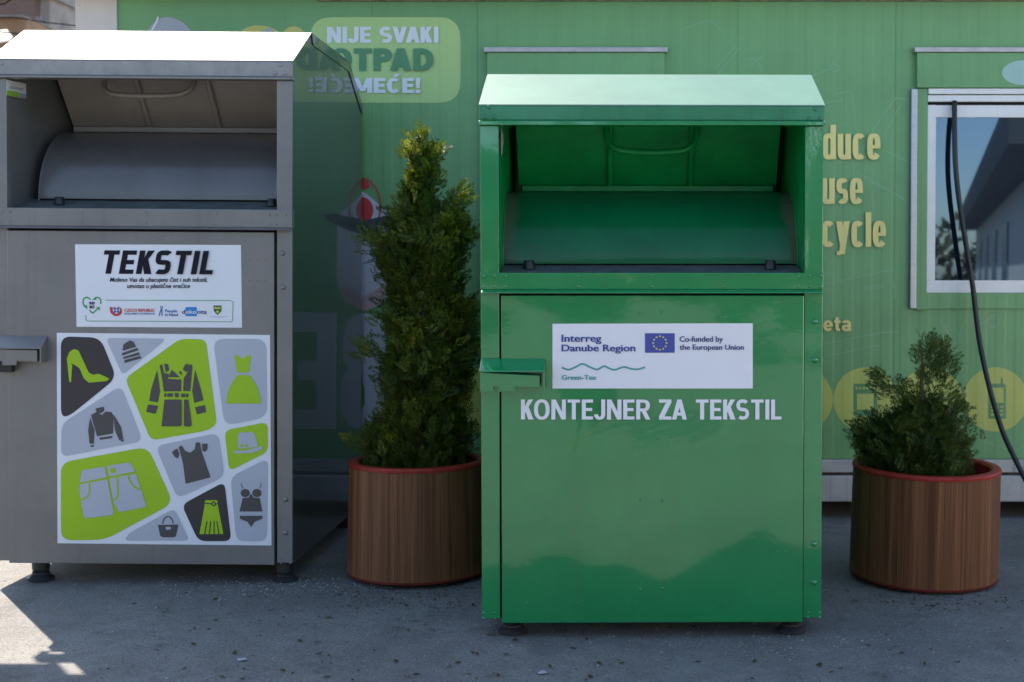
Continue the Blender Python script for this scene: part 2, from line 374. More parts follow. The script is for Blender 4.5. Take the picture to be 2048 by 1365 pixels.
M_cream = mat('cream_paint', (.60, .56, .52), .5, var=.06, vscale=4, bump=.08, streak=.06)
M_alu = mat('aluminium', (.40, .40, .43), .36, metal=.85, var=.1, vscale=12, stretch=(1, 1, 12))
M_pvc = mat('white_pvc', (.78, .76, .74), .28, var=.05, vscale=8, streak=.10)
M_black = mat('black_rubber', (.012, .012, .013), .42, var=.2)
M_rust = mat('rusty_seam', (.06, .045, .035), .9, var=.6, vscale=18)
M_gap = mat('dark_void', (.01, .01, .01), .9)

cab = empty('container_cabin', (0, WY, 0))
tag(cab, 'green office container with printed recycling slogans standing behind the bins', 'container')
xl, xr = WP.at(238, 400).x, 3.35
zb = WP.at(1650, 918).z
mb = MB(); mb.box(xl, 0, zb, xr, .06, 2.60); mb.build('wall', M_wall, cab)
mb = MB(); mb.box(WP.at(152, 100).x, -.006, .10, xl - .004, 2.4, 2.60); mb.build('corner_post', M_cream, cab, bevel=.006)
mb = MB(); mb.box(WP.at(226, 100).x, -.012, .10, xl + .004, -.0005, 2.60); mb.build('corner_trim', M_cream, cab)
z1 = WP.at(1650, 945).z; z2 = WP.at(1650, 951).z; z3 = WP.at(1650, 1003).z
mb = MB(); mb.box(xl, -.010, z1, xr, .06, zb - .003); mb.build('floor_rail', M_white, cab, bevel=.004)
mb = MB(); mb.box(xl, .004, z2, xr, .06, z1); mb.build('floor_seam', M_rust, cab)
mb = MB(); mb.box(xl, -.022, z3, xr, .06, z2); mb.build('base_beam', M_white, cab, bevel=.008)
mb = MB(); mb.box(xl, .10, z3 - .02, xr, 2.4, zb); mb.box(xl + .05, .12, 0, xl + .4, .5, z3 - .02); mb.box(xr - .5, .12, 0, xr - .1, .5, z3 - .02)
mb.build('underfloor', M_gap, cab)
mb = MB(); mb.box(WP.at(152, 100).x + .02, .062, zb, xr, 2.38, 2.60); mb.build('cabin_core', M_cream, cab)
mb = MB(); mb.box(WP.at(120, 0).x, -.20, 2.602, xr + .1, 2.5, 2.665); mb.build('roof', M_cream, cab)
zt = WP.at(1000, 3.5).z
mb = MB(); mb.box(WP.at(636, 3).x, -.014, zt, xr, -.0005, zt + .05); mb.build('top_strip', mat('brown_dust_strip', (.22, .19, .14), .8, var=.5, vscale=30), cab)

# prints
def wp(name, polys, m, lvl, parent=cab): return decal(name, polys, m, parent, WP, -.0012 - .0016 * lvl)
wp('printed_bubble', [rounded([(620, 35), (921, 35), (921, 206), (620, 206)], 44, 8)], M_bub, 0)
for q_ in words('NIJE SVAKI', 654, 877, 86, 32, .235, .21, 2.2, 1.0, .07): wp('printed_slogan', q_, M_wtxt, 1)
wp('printed_slogan', lettering('OTPAD', 659, 867, 142, 45, .245, .22, 2.1, 1.0, .06), M_gtxt, 1)
for q_ in words('ZA SMEĆE!', 600, 841, 186.5, 30, .235, .21, 2.2, 1.0, .07): wp('printed_slogan', q_, M_wtxt, 1)
imp = dict(t=.160, h=.135, n=3.0, wm=.63, gap=.045)
wp('printed_slogan', lettering('Reduce', 1581, 1761, 319, 69, **imp), M_ytxt, 0)
wp('printed_slogan', lettering('Reuse', 1581, 1726, 408, 69, **imp), M_ytxt, 0)
wp('printed_slogan', lettering('Recycle', 1581, 1772, 494, 69, **imp), M_ytxt, 0)
wp('printed_slogan', lettering('planeta', 1572, 1702, 662.5, 29, .22, .18, 2.2, 1.05, .08), M_ytxt, 0)
for k in range(11):
    cx = 951 + 130 * k; cy = 799.5
    wp('printed_disc', [circ(cx, cy, 64.5, 64.5, 40)], M_ycir, 0)
    if k == 6:
        wp('printed_oven', [rect(1707, 768, 1754, 832), rect(1711, 832, 1720, 836), rect(1741, 832, 1750, 836)], M_icon, 1)
        wp('printed_oven_window', [rect(1714, 788, 1747, 820)] + [circ(1713.5 + 7 * i, 777, 2.6, 2.6, 10) for i in range(6)], M_ycir, 2)
    if k == 8:
        wp('printed_phone', [rounded([(1977, 768), (2012, 768), (2012, 838), (1977, 838)], 4), rect(2002, 757, 2006, 769)], M_icon, 1)
        wp('printed_phone_screen', [rect(1982, 776, 2007, 806)] + [rect(1982 + 9 * i, 812 + 8 * j, 1988 + 9 * i, 816 + 8 * j) for i in range(3) for j in range(3)], M_ycir, 2)
M_big = wallmat('dull_white_print', (.50, .50, .55))
wp('printed_letters', lettering('B', 674, 776, 860, 233, .30, .19, 2.6, 1.0), M_big, 0)
wp('printed_letters', lettering('E', 785, 871, 860, 233, .26, .17, 2.6, 1.0), M_big, 0)
wp('printed_figure', [rounded([(722, 378), (784, 432), (786, 560), (770, 604), (724, 626), (676, 604), (660, 560), (662, 432)], 16)], M_face, 0)
wp('printed_figure_cheek', [rounded([(716, 600), (770, 570), (779, 588), (768, 603), (724, 625), (690, 610)], 9)], M_pink, 1)
wp('printed_figure_ball', [circ(722, 421, 25, 27), rounded([(718, 354), (740, 368), (738, 378), (718, 379), (706, 368)], 4)], M_red, 1)
wp('printed_figure_ring', [band(arc(723, 413, 38, 56, 0, 359.9, 40), 3.2)], M_red, 2)
wp('printed_figure_drill', [[(708, 446), (752, 436), (790, 428), (794, 446), (760, 462), (722, 470)], [(790, 431), (806, 428), (806, 440), (792, 444)], [(806, 432), (826, 429), (806, 435)]], M_dark, 3)
wp('printed_lamp', [rounded([(282, 150), (290, 60), (330, 28), (382, 52), (420, 150)], 40)], M_grey, 0)
wp('printed_lamp_glint', [band(smooth_line([(304, 60), (313, 44), (316, 34)]), 3.5)], M_wtxt, 1)
wp('printed_banana', [rounded([(470, 110), (476, 62), (515, 48), (560, 60), (585, 110)], 24), rounded([(556, 110), (566, 60), (592, 50), (614, 68), (620, 110)], 16)], M_ochre, 0)
wp('printed_banana_tip', [rounded([(520, 64), (540, 54), (552, 70), (540, 84), (522, 80)], 6)], M_grey, 1)
wp('printed_drop', [circ(2048, 146, 44, 25, 30)], M_pale, 22)
lines = [[(1668, 190), (1702, 182), (1712, 258)], [(1640, 262), (1688, 250), (1684, 200), (1640, 208)], [(1706, 342), (1740, 268), (1792, 196), (1815, 200)], [(1720, 360), (1758, 290), (1800, 212)], [(1715, 345), (1812, 402), (1810, 412)], [(1768, 300), (1812, 322)], [(1736, 362), (1806, 396)],
         [(1640, 570), (1786, 540), (1790, 596)], [(1730, 580), (1768, 575), (1766, 570), (1731, 575)], [(1640, 690), (1760, 666), (1800, 664)], [(1655, 712), (1760, 690)], [(1880, 640), (1912, 690), (1930, 640)], [(1960, 650), (1996, 628)], [(1960, 880), (2030, 905), (2048, 890)], [(1625, 152), (1662, 138)],
         [(1430, 140), (1472, 90)], [(1438, 146), (1480, 96)], [(1360, 60), (1420, 40), (1450, 66)], [(1490, 118), (1512, 118), (1526, 146)], [(1170, 146), (1196, 112)], [(1180, 146), (1206, 112)], [(1300, 146), (1322, 112)], [(900, 470), (940, 520), (956, 600)], [(892, 520), (925, 580)], [(1500, 130), (1530, 110)]]
for l in lines + [arc(1669, 136, 8, 8, 0, 359.9, 20), arc(1987, 642, 12, 12, 0, 359.9, 20)]: wp('printed_outline', [band(l, 1.7)], M_line, 0)

# windows of the cabin (roller-shutter box, side rails, sash, pane)
M_glass = bpy.data.materials.new('window_glass'); M_glass.use_nodes = True
p = M_glass.node_tree.nodes['Principled BSDF']; p.inputs['IOR'].default_value = 1.75; p.inputs['Specular Tint'].default_value = (.50, .72, 1.0, 1); p.inputs['Base Color'].default_value = (.008, .011, .018, 1); p.inputs['Roughness'].default_value = .02; p.inputs['Specular IOR Level'].default_value = 1.0
def window(px0, px1, shutter_closed, label):
    W0, W1 = WP.at(px0, 100).x, WP.at(px1, 100).x
    g = lambda py: WP.at(1800, py).z
    wd = empty('window', (0, 0, 0)); wd.parent = cab; wd['label'] = label
    mb = MB(); mb.box(W0 + .008, -.035, g(178), W1 - .008, -.0005, g(108)); mb.build('shutter_box', M_wall, wd, bevel=.003)
    mb = MB(); mb.box(W0 - .006, -.045, g(107.5), W1 + .006, -.0005, g(98)); mb.build('rain_strip', mat('grey_alu_strip', (.46, .42, .42), .4, metal=.4, var=.15, vscale=20), wd, bevel=.002)
    for a, b in ((W0 - .018, W0 + .014), (W1 - .014, W1 + .018)):
        mb = MB(); mb.box(a, -.028, g(618), b, -.0005, g(179)); mb.build('guide_rail', M_alu, wd, bevel=.004)
    for a, b in ((W0 + .0145, W0 + .066), (W1 - .066, W1 - .0145)):
        mb = MB(); mb.box(a, -.020, g(620), b, -.0005, g(178.5)); mb.build('side_board', M_wall, wd, bevel=.002)
    mb = MB(); mb.box(W0 + .0662, -.012, g(618), W1 - .0662, -.0005, g(586)); mb.build('lower_board', M_wall, wd, bevel=.002)
    i0, i1 = W0 + .0665, W1 - .0665
    if shutter_closed:
        mb = MB()
        for k in range(10):
            mb.box(i0, -.012, g(586 - k * 40.5) + .004, i1, -.001, g(586 - (k + 1) * 40.5))
        mb.build('shutter', M_wall, wd)
        return
    mb = MB(); mb.box(i0, -.014, g(586), i1, -.0005, g(562)); mb.box(i0, -.014, g(562), i0 + .042, -.0005, g(211)); mb.box(i1 - .042, -.014, g(562), i1, -.0005, g(211)); mb.box(i0 + .0001, -.013, g(236), i1 - .0001, -.0005, g(211.5))
    mb.build('frame', M_pvc, wd, bevel=.002)
    mb = MB(); mb.box(i0, -.022, g(205), i1, -.0005, g(192)); mb.box(i0, -.028, g(190), i1, -.0005, g(179)); mb.build('shutter_slat', M_pvc, wd, bevel=.002)
    mb = MB(); mb.box(i0, -.004, g(211), i1, -.0005, g(205)); mb.build('shutter_gap', M_gap, wd)
    mb = MB(); mb.box(i0 + .042, -.006, g(562), i1 - .042, -.0005, g(236)); mb.build('pane', M_glass, wd)
window(972, 1332, True, 'closed green shuttered window mostly hidden by the green bin')
window(1828, 2330, False, 'open window reflecting the sky beside the yellow slogan')
# edge of the foil seams on the wall
M_seam = wallmat('seam_green', (.06, .19, .09))
for x in (745, 955, 1790, 1475):
    mb = MB(); a = WP.at(x, 300).x; mb.box(a, -.0011, zb, a + .002, -.0003, 2.58); mb.build('foil_seam', M_seam, cab)

# hose
hp = [(1909, 203, -.03), (1909, 260, -.06), (1911, 330, -.08), (1918, 400, -.09), (1932, 490, -.10), (1945, 570, -.11), (1953, 640, -.12), (1962, 700, -.14), (1980, 780, -.18), (2004, 860, -.22), (2030, 918, -.26), (2060, 975, -.30), (2090, 1010, -.36), (2140, 1020, -.5)]
pts = [tuple(WP.at(x, y, d)) for x, y, d in hp]
sp = smooth_line(pts, 5)
mb = MB(); mb.tube([(x, y + WY, max(.03, z)) for x, y, z in sp], .0125, 12)
hose = mb.build('hose', M_black, None, smooth=True); tag(hose, 'black hose hanging out of the open window past the pane', 'hose')

# ------------------------------------------------------------------ textile bins
def rivet_mesh(m, r=.006):
    me_o = MB(); prof = [(r, 0), (r * .92, r * .35), (r * .5, r * .6), (0.0005, r * .66)]
    vs = []; seg = 10
    for rr, z in prof:
        for k in range(seg):
            a = 2 * math.pi * k / seg; vs.append((rr * math.cos(a), -z, rr * math.sin(a)))
    me_o.add(vs, [(i * seg + k, i * seg + (k + 1) % seg, (i + 1) * seg + (k + 1) % seg, (i + 1) * seg + k) for i in range(3) for k in range(seg)])
    o = me_o.build('rivet', m, None, smooth=True); me = o.data; bpy.data.objects.remove(o); return me
def rivets(parent, mesh, pl, pts, y, s=1.0):
    for px, py in pts:
        o = bpy.data.objects.new('rivet', mesh); COL.objects.link(o); o.parent = parent; o.location = pl.at(px, py, y); o.scale = (s, s, s)

def dusty_ends(m, col, x0, x1):
    t = m.node_tree; n = t.nodes; L = t.links; p = n['Principled BSDF']; src = p.inputs['Base Color'].links[0].from_socket
    tc = n.new('ShaderNodeTexCoord'); sp = n.new('ShaderNodeSeparateXYZ'); L.new(tc.outputs['Object'], sp.inputs[0])
    ab = n.new('ShaderNodeMath'); ab.operation = 'ABSOLUTE'; L.new(sp.outputs[0], ab.inputs[0])
    nz = n.new('ShaderNodeTexNoise'); nz.inputs['Scale'].default_value = 9; nz.inputs['Detail'].default_value = 6; L.new(tc.outputs['Object'], nz.inputs['Vector'])
    ad = n.new('ShaderNodeMath'); ad.operation = 'MULTIPLY_ADD'; L.new(nz.outputs[0], ad.inputs[0]); ad.inputs[1].default_value = .10; L.new(ab.outputs[0], ad.inputs[2])
    mr = n.new('ShaderNodeMapRange'); L.new(ad.outputs[0], mr.inputs[0]); mr.inputs[1].default_value = x0; mr.inputs[2].default_value = x1; mr.inputs[4].default_value = .8
    mx = n.new('ShaderNodeMix'); mx.data_type = 'RGBA'; L.new(mr.outputs[0], mx.inputs[0]); L.new(src, mx.inputs[6]); mx.inputs[7].default_value = col + (1,)
    L.new(mx.outputs[2], p.inputs['Base Color'])
    m2 = n.new('ShaderNodeMapRange'); L.new(mr.outputs[0], m2.inputs[0]); m2.inputs[3].default_value = p.inputs['Roughness'].default_value; m2.inputs[4].default_value = .85; L.new(m2.outputs[0], p.inputs['Roughness'])
def make_bin(name, loc, rot, label, P, paint, roofm, trim, inner, side):
    pl = Plane(loc, rot); b = empty(name, loc, rot); tag(b, label, 'textile bin', 'textile collection bins in front of the cabin')
    at = pl.at; W, D, pw = P['W'], P['D'], P['pw']; h = W / 2
    ze, zr, zl = P['ze'], P['zr'], P['zl']; yr = P['yr']; zb = P['zb']; zs = P['zs']; zband = P['zband']
    # side panels
    prof = [(.012, zb), (D, zb), (D, ze), (D - yr, zr - .004), (yr, zr - .004), (.012, ze - .003)]
    for s in (-1, 1):
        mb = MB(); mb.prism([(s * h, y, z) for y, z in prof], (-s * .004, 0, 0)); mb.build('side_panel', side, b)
    for s in (-1, 1):                                     # folded flange along the roof edge with bolt slot
        mb = MB(); mb.prism([(s * (h + .0005), y, z) for y, z in ((yr, zr - .001), (D - yr, zr - .001), (D, ze), (D, ze - .045), (D - yr - .012, zr - .046), (yr + .03, zr - .046))], (s * .004, 0, 0)); mb.build('side_flange', side, b)
    mb = MB(); mb.box(-h + .004, D - .004, zb, h - .004, D, ze); mb.build('back_panel', side, b)
    mb = MB(); mb.box(-h + .004, .03, zb + .002, h - .004, D - .004, zb + .03); mb.build('floor_panel', M_gap, b)
    # roof with fascia
    t = .004
    rp = [(-.004, ze), (yr, zr), (D - yr, zr), (D + .004, ze)]
    mb = MB()
    for i in range(3):
        (y0, z0), (y1, z1) = rp[i], rp[i + 1]
        mb.prism([(-h - t, y0, z0), (-h - t, y1, z1), (-h - t, y1, z1 - t), (-h - t, y0, z0 - t)], (W + 2 * t, 0, 0))
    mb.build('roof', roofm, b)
    zf = P['zf']
    mb = MB(); mb.box(-h - .001, -.004, zf, h + .001, .012, ze - .0045); fas = mb.build('fascia', trim, b, bevel=.002)
    mb = MB(); mb.prism([(-h - .003, -.004, zf - .0005), (-h - .003, -.020, zf - .006), (-h - .003, -.020, zl), (-h - .003, .03, zl), (-h - .003, .03, zf - .0005)], (W + .006, 0, 0)); mb.build('drip_edge', paint, b, bevel=.0015)
    # posts
    xo = h - pw
    posts = []
    for s in (-1, 1):
        a, c = sorted((s * xo, s * h)); mb = MB(); mb.box(a, 0, P['zpost'], c, .03, zl - .0005); posts.append(mb.build('post', paint, b, bevel=.002))
    for s in (-1, 1):                                     # inner cheeks of the mouth
        mb = MB(); mb.prism([(s * (xo + .003), y, z) for y, z in ((.031, zband + .001), (.70, zband), (.70, zr - .02), (yr, zr - .02), (.031, ze - .03))], (s * .003, 0, 0)); mb.build('cheek', inner, b)
    mb = MB(); mb.box(-xo, .70, zband - .05, xo, .705, zr - .02); mb.build('inner_wall', inner, b)
    # cross bar and lip
    zc = P['zc']; zcl = P['zcl']
    mb = MB(); mb.box(-h - .001, -.005, zc, h + .001, .032, zband); cb = mb.build('crossbar', paint, b, bevel=.002)
    mb = MB(); mb.prism([(-h + .004, -.005, zc - .0005), (-h + .004, -.026, zc - .010), (-h + .004, -.026, zcl), (-h + .004, .02, zcl), (-h + .004, .02, zc - .0005)], (W - .008, 0, 0)); mb.build('drip_edge', paint, b, bevel=.0015)
    # shelf, drum, flap
    y1 = P['ysh']
    mb = MB(); mb.prism([(-xo, .0325, zband - .004), (-xo, y1 + .03, zs), (-xo, y1 + .03, zs - .012), (-xo, .0325, zband - .016)], (2 * xo, 0, 0)); mb.build('shelf', M_shelf, b)
    r = P['rd']; cy_, cz = y1 + r, zs
    dw = xo - P.get('dgap', .006)
    prof = [(cy_ + r * math.cos(R(a)), cz + r * math.sin(R(a))) for a in range(180, 49, -5)]
    mb = MB(); prof2 = [(y, z) for y, z in prof] + [(y + .0, z - .012) for y, z in reversed(prof)]
    n = len(prof)
    vs = [(-dw, y, z) for y, z in prof] + [(dw, y, z) for y, z in prof]
    fs = [(i, i + 1, n + i + 1, n + i) for i in range(n - 1)]
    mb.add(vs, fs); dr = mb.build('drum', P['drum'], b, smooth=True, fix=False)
    for s in (-1, 1):
        mb = MB(); mb.prism([(s * dw, y, z) for y, z in prof] + [(s * dw, cy_ + r * math.cos(R(50)), cz - .05), (s * dw, y1, cz - .05)], (s * .004, 0, 0)); mb.build('drum_end', inner, b)
    (fy0, fz0), (fy1, fz1) = P['flap']; fx = xo - P.get('fgap', .026)
    d = Vector((0, fy1 - fy0, fz1 - fz0)).normalized(); nrm = Vector((0, -d.z, d.y)); nrm = nrm if nrm.y < 0 else -nrm
    fl = empty('flap', (0, fy0, fz0)); fl.parent = b
    q = lambda x, k, o_: Vector((x, 0, 0)) + Vector((0, (fy1 - fy0) * k, (fz1 - fz0) * k)) + nrm * o_
    mb = MB(); mb.prism([q(-fx, 0, 0), q(fx, 0, 0), q(fx, 1, 0), q(-fx, 1, 0)], -nrm * .01); mb.build('flap_panel', P['flapm'], fl, bevel=.001)
    mb = MB(); mb.box(-fx + .015, fy1 - fy0 - .035, fz1 - fz0 - .026, fx - .015, fy1 - fy0 + .02, fz1 - fz0 - .004); mb.build('flap_lip', P['flapm'], fl, bevel=.002)
    for x in P['ribs']:
        mb = MB(); mb.tube([q(x, -.05, .008), q(x, .5, .008), q(x, .985, .008)], .011, 10); mb.build('rib', P['flapm'], fl, smooth='auto')
    hw, hd = P['handle']; hx = sum(P['ribs']) / 2 + P.get('hx', 0)
    path = []
    hk = P.get('hk', .36); A = q(hx, .02, .0); B = Vector((hx, 0, 0)) + q(0, hk, .105)
    zz = lambda x, f: Vector((x, 0, 0)) + Vector((0, A.y + (B.y - A.y) * f, A.z + (B.z - A.z) * f))
    raw = [zz(hx - hw / 2, -.1), zz(hx - hw / 2, .4), zz(hx - hw / 2 + .012, .72), zz(hx - hw / 2 + .045, .93), zz(hx - hw / 2 + .10, 1.0), zz(hx, 1.02), zz(hx + hw / 2 - .10, 1.0), zz(hx + hw / 2 - .045, .93), zz(hx + hw / 2 - .012, .72), zz(hx + hw / 2, .4), zz(hx + hw / 2, -.1)]
    mb = MB(); mb.tube(smooth_line([tuple(v) for v in raw], 4), .0115, 12); mb.build('handle', P['flapm'], fl, smooth=True)
    for px, py in P['bump']:
        p0 = at(px, py, .105); zz0 = zband - .004 + (zs - zband + .004) * ((.105 - .0325) / (y1 - .0025))
        mb = MB(); mb.lathe([(.0005, .030), (.015, .030), (.018, .026), (.020, 0)], 18, (p0.x, .105, zz0)); mb.build('bumper', M_black, b, smooth='auto')
    # door
    dx0, dx1, dz0, dz1 = P['door']
    mb = MB(); mb.box(-xo + .0005, .022, zb + .01, xo - .0005, .028, zcl + .002); mb.build('door_frame', M_gap, b)
    mb = MB(); mb.box(dx0, -.006, dz0, dx1, .018, dz1); door = mb.build('door', paint, b, bevel=.003)
    # legs
    for x in P['legs']:
        for y in (.075, D - .12):
            mb = MB(); mb.lathe([(.0005, 0), (.050, 0), (.052, .010), (.040, .020), (.033, .024), (.033, .030), (.029, .032), (.033, .036), (.029, .040), (.033, .044), (.033, zb + .002)], 24, (x, y, 0)); mb.build('leg', M_leg, b, smooth='auto')
    return b, pl, door, cb, posts, fas

M_shelf = mat('dusty_shelf', (.085, .095, .095), .6, var=.35, vscale=14)
M_leg = mat('black_foot', (.03, .03, .033), .5, var=.3, vscale=30)
M_gpaint = mat('green_gloss_paint', (.001, .215, .055), .26, var=.08, vscale=5, bump=.10, bscale=45, coat=1.0, streak=.10, coatr=.05, warp=.010, scratch=.5)
M_gpaint.node_tree.nodes['Principled BSDF'].inputs['Coat IOR'].default_value = 1.60
M_gtrim = mat('dull_green_paint', (.02, .19, .08), .45, var=.16, vscale=10, bump=.1, coat=.2, streak=.5)
M_groof = mat('glare_paled_green_roof', (.11, .235, .15), .46, var=.10, vscale=5, bump=.08, spec=.8, streak=.05)  # paler than the body paint: sun glare on the slope put into the colour
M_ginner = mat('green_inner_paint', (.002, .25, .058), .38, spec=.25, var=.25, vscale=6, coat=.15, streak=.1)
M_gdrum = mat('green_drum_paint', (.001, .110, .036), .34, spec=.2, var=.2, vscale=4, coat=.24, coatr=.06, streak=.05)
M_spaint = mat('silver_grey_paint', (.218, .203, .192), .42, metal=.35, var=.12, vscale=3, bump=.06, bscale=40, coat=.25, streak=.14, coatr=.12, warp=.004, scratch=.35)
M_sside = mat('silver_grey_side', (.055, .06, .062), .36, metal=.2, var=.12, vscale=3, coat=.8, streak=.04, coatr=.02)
M_sroof = mat('galvanised_roof', (.25, .25, .25), .55, metal=.2, var=.12, vscale=8, streak=.15)
M_strim = mat('galvanised_trim', (.30, .285, .27), .48, metal=.3, var=.16, vscale=14, streak=.15, bump=.05)
M_sinner = mat('grey_inner', (.17, .165, .165), .4, metal=.3, var=.15, vscale=5, coat=.3, streak=.1)
M_sflap = mat('taupe_flap', (.33, .30, .27), .5, metal=.15, var=.1, vscale=5, streak=.1)
M_sdrum = mat('grey_drum', (.115, .108, .105), .32, metal=.3, var=.15, vscale=4, coat=.35, coatr=.1)
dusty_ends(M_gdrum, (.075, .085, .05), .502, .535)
M_gside = mat('green_side_paint', (.006, .20, .075), .3, var=.08, coat=.8)

# green bin
GY = 4.14; gl = ((962 + 1646) / 2, ); s_g = F / GY
g_loc = ((1304 - CX) / s_g, GY, 0); g_rot = (0, 0, R(.7)); gp = Plane(g_loc, g_rot)
z_ = lambda py, y=0: gp.at(1304, py, y).z
Wg = gp.at(1646, 600).x - gp.at(962, 600).x
PG = dict(W=Wg, D=1.22, pw=gp.at(999, 450).x - gp.at(962, 450).x, ze=z_(210), zr=z_(149.5, .285), yr=.285, zf=z_(241), zl=z_(252), zpost=z_(1237), zb=z_(1240), zband=z_(546), zs=z_(528, .155), zc=z_(579), zcl=z_(587), ysh=.155, rd=.262,
          flap=((.40, z_(245, .40)), (.53, z_(371, .53))), ribs=(gp.at(1220, 300, .45).x, gp.at(1383, 300, .45).x), handle=(.325, .1), hk=.27, bump=((1058, 520), (1541, 522)),
          dgap=.002, door=(gp.at(1003, 900).x, gp.at(1606.5, 900).x, z_(1245), z_(591)), legs=(gp.at(1022, 1200).x, gp.at(1588, 1200).x), drum=M_gdrum, flapm=M_ginner)
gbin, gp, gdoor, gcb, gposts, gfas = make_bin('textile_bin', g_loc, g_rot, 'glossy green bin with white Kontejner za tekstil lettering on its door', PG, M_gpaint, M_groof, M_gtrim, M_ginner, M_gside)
rm = rivet_mesh(M_gpaint, .0055)
rivets(gcb, rm, gp, [(x, y) for y in (552, 573) for x in (968, 990, 1012, 1158, 1304, 1450, 1597, 1619, 1641)], -.005)
rivets(gfas, rivet_mesh(M_gtrim, .0075), gp, [(978, 214.5), (970, 234), (989, 234), (1631, 219), (1619, 238), (1641, 238)], -.004)
rm2 = rivet_mesh(M_gpaint, .010)
rivets(gposts[1], rm2, gp, [(1630, 643), (1630, 720), (1628, 1088), (1628, 1165)], 0)
rivets(gposts[0], rm, gp, [(967, 1226), (990, 1226), (967, 1236.5), (990, 1236.5)], 0, .8)
rivets(gposts[1], rm, gp, [(1616, 1226), (1639, 1226), (1616, 1235), (1639, 1235)], 0, .8)
rivets(gdoor, rm, gp, [(1279, 626), (1323, 625), (1281, 998), (1324, 1001), (1281, 1179), (1324, 1177)], -.006, .9)
rivets(gdoor, rm, gp, [(1555 + 17 * i, y) for i in range(3) for y in (656, 702, 1105, 1153)] + [(1053, 1205), (1153, 1206), (1255, 1204), (1354, 1204), (1453, 1203)], -.006, .55)
M_vinyl = mat('white_vinyl', (.80, .79, .82), .30, var=.03, vscale=3, bump=.03, bscale=8)
M_blue = mat('navy_ink', (.035, .05, .27), .4); M_teal = mat('teal_ink', (.07, .33, .30), .4); M_flag = mat('flag_blue', (.055, .075, .33), .35); M_star = mat('star_yellow', (.85, .72, .12), .4); M_slate = mat('slate_ink', (.05, .06, .20), .4)
dd = lambda nm, polys, m, lvl, par: decal(nm, polys, m, par, gp, -.0072 - .0012 * lvl)
dt = lambda nm, s, a, b_, yb, H, m, par, bold=.0: print_text(nm, s, a, b_, yb, H, m, par, gp, -.0098, bold)
for q_ in words('KONTEJNER ZA TEKSTIL', 1042, 1563, 839.5, 40, .195, .155, 2.3, .98, .085): dd('door_lettering', q_, M_vinyl, 0, gdoor)
stk = dd('sticker', [[(1105, 648), (1505.5, 647), (1505.5, 777.5), (1105, 777.5)]], M_vinyl, 0, gdoor)
dt('sticker_print', 'Interreg', 1123, 1203, 684, 14.5, M_blue, stk, .45)
dt('sticker_print', 'Danube Region', 1123, 1271, 703, 13.5, M_blue, stk, .45)
dt('sticker_print', 'Green-Tex', 1123.5, 1193.5, 760, 9.5, M_teal, stk, .4)
dt('sticker_print', 'Co-funded by', 1359, 1446, 684, 11, M_slate, stk, .3)
dt('sticker_print', 'the European Union', 1359, 1488, 700, 10.5, M_slate, stk, .3)
dd('sticker_flag', [rect(1290, 667, 1349.5, 706)], M_flag, 1, stk)
def star(cx, cy, r): return [(cx + (r if i % 2 == 0 else r * .4) * math.sin(math.pi * i / 5), cy - (r if i % 2 == 0 else r * .4) * math.cos(math.pi * i / 5)) for i in range(10)]
dd('sticker_stars', [star(1319.7 + 13.4 * math.sin(R(30 * i)), 686.5 - 13.4 * math.cos(R(30 * i)), 2.7) for i in range(12)], M_star, 2, stk)
wv = [(508, 458), (545, 470), (585, 455), (623, 438), (665, 456), (705, 469), (742, 451), (775, 465), (805, 470), (852, 455), (890, 465), (930, 468), (970, 456)]
dd('sticker_wave', [band(smooth_line([(940 + u / 2.768, 570 + v / 2.768) for u, v in wv]), 3.6)], M_teal, 1, stk)

# lock of the green bin
def lock(bin_, pl, M, x0, x1, yt, yf, ybot, xwall, plate, extra=()):
    lk = empty('lock', (0, 0, 0)); lk.parent = bin_
    a = pl.at(x0, yt, -.0065); b_ = pl.at(x1, yt, -.0065); fr = pl.at(x0, yf, -.062); f2 = pl.at(x1, yf, -.062)
    xx0 = min(a.x, fr.x); wx = pl.at(xwall, yf, -.062).x
    mb = MB(); mb.prism([(xx0, -.0065, a.z), (xx0, -.062, fr.z), (xx0, -.062, fr.z - .004), (xx0, -.0065, a.z - .004)], (b_.x - xx0, 0, 0)); mb.build('lock_hood', M, lk, bevel=.002)
    zbt = pl.at(x1, ybot, -.062).z
    mb = MB(); mb.prism([(b_.x - .006, -.0065, a.z - .0042), (b_.x - .006, -.062, fr.z - .0042), (b_.x - .006, -.062, zbt), (b_.x - .006, -.0065, zbt)], (.006, 0, 0)); mb.build('lock_cheek', M, lk, bevel=.001)
    P = [pl.at(u, v, -.056) for u, v in plate]
    mb = MB(); mb.prism([tuple(p) for p in P], (0, .004, 0)); mb.build('lock_plate', M, lk, bevel=.001)
    zc0, zc1 = sorted((P[2].z, P[1].z))
    mb = MB(); mb.box(P[0].x, -.051, P[2].z, P[1].x - .004, -.008, P[1].z - .004); mb.build('lock_box', M, lk)
    for poly in extra:
        Q = [pl.at(u, v, -.05) for u, v in poly]; mb = MB(); mb.prism([tuple(p) for p in Q], (0, .03, 0)); mb.build('padlock', M_black, lk, bevel=.004)
lock(gbin, gp, M_gpaint, 962, 1091, 717, 742.5, 778, 1086, [(960, 746), (1079, 752), (1079, 775.5), (1031, 774), (1030, 783), (998.5, 784), (998, 776), (993, 772), (987, 774), (985, 784), (960, 784)])
# torn stickers inside the mouth
mb = MB(); xx = -(Wg / 2 - PG['pw']) + .0032
mb.prism([(xx, .05, 1.70), (xx, .13, 1.69), (xx, .14, 1.655), (xx, .11, 1.66), (xx, .10, 1.63), (xx, .07, 1.61), (xx, .05, 1.63)], (.0006, 0, 0)); mb.build('torn_sticker', mat('old_paper', (.42, .38, .33), .8, var=.3, vscale=40), gbin)

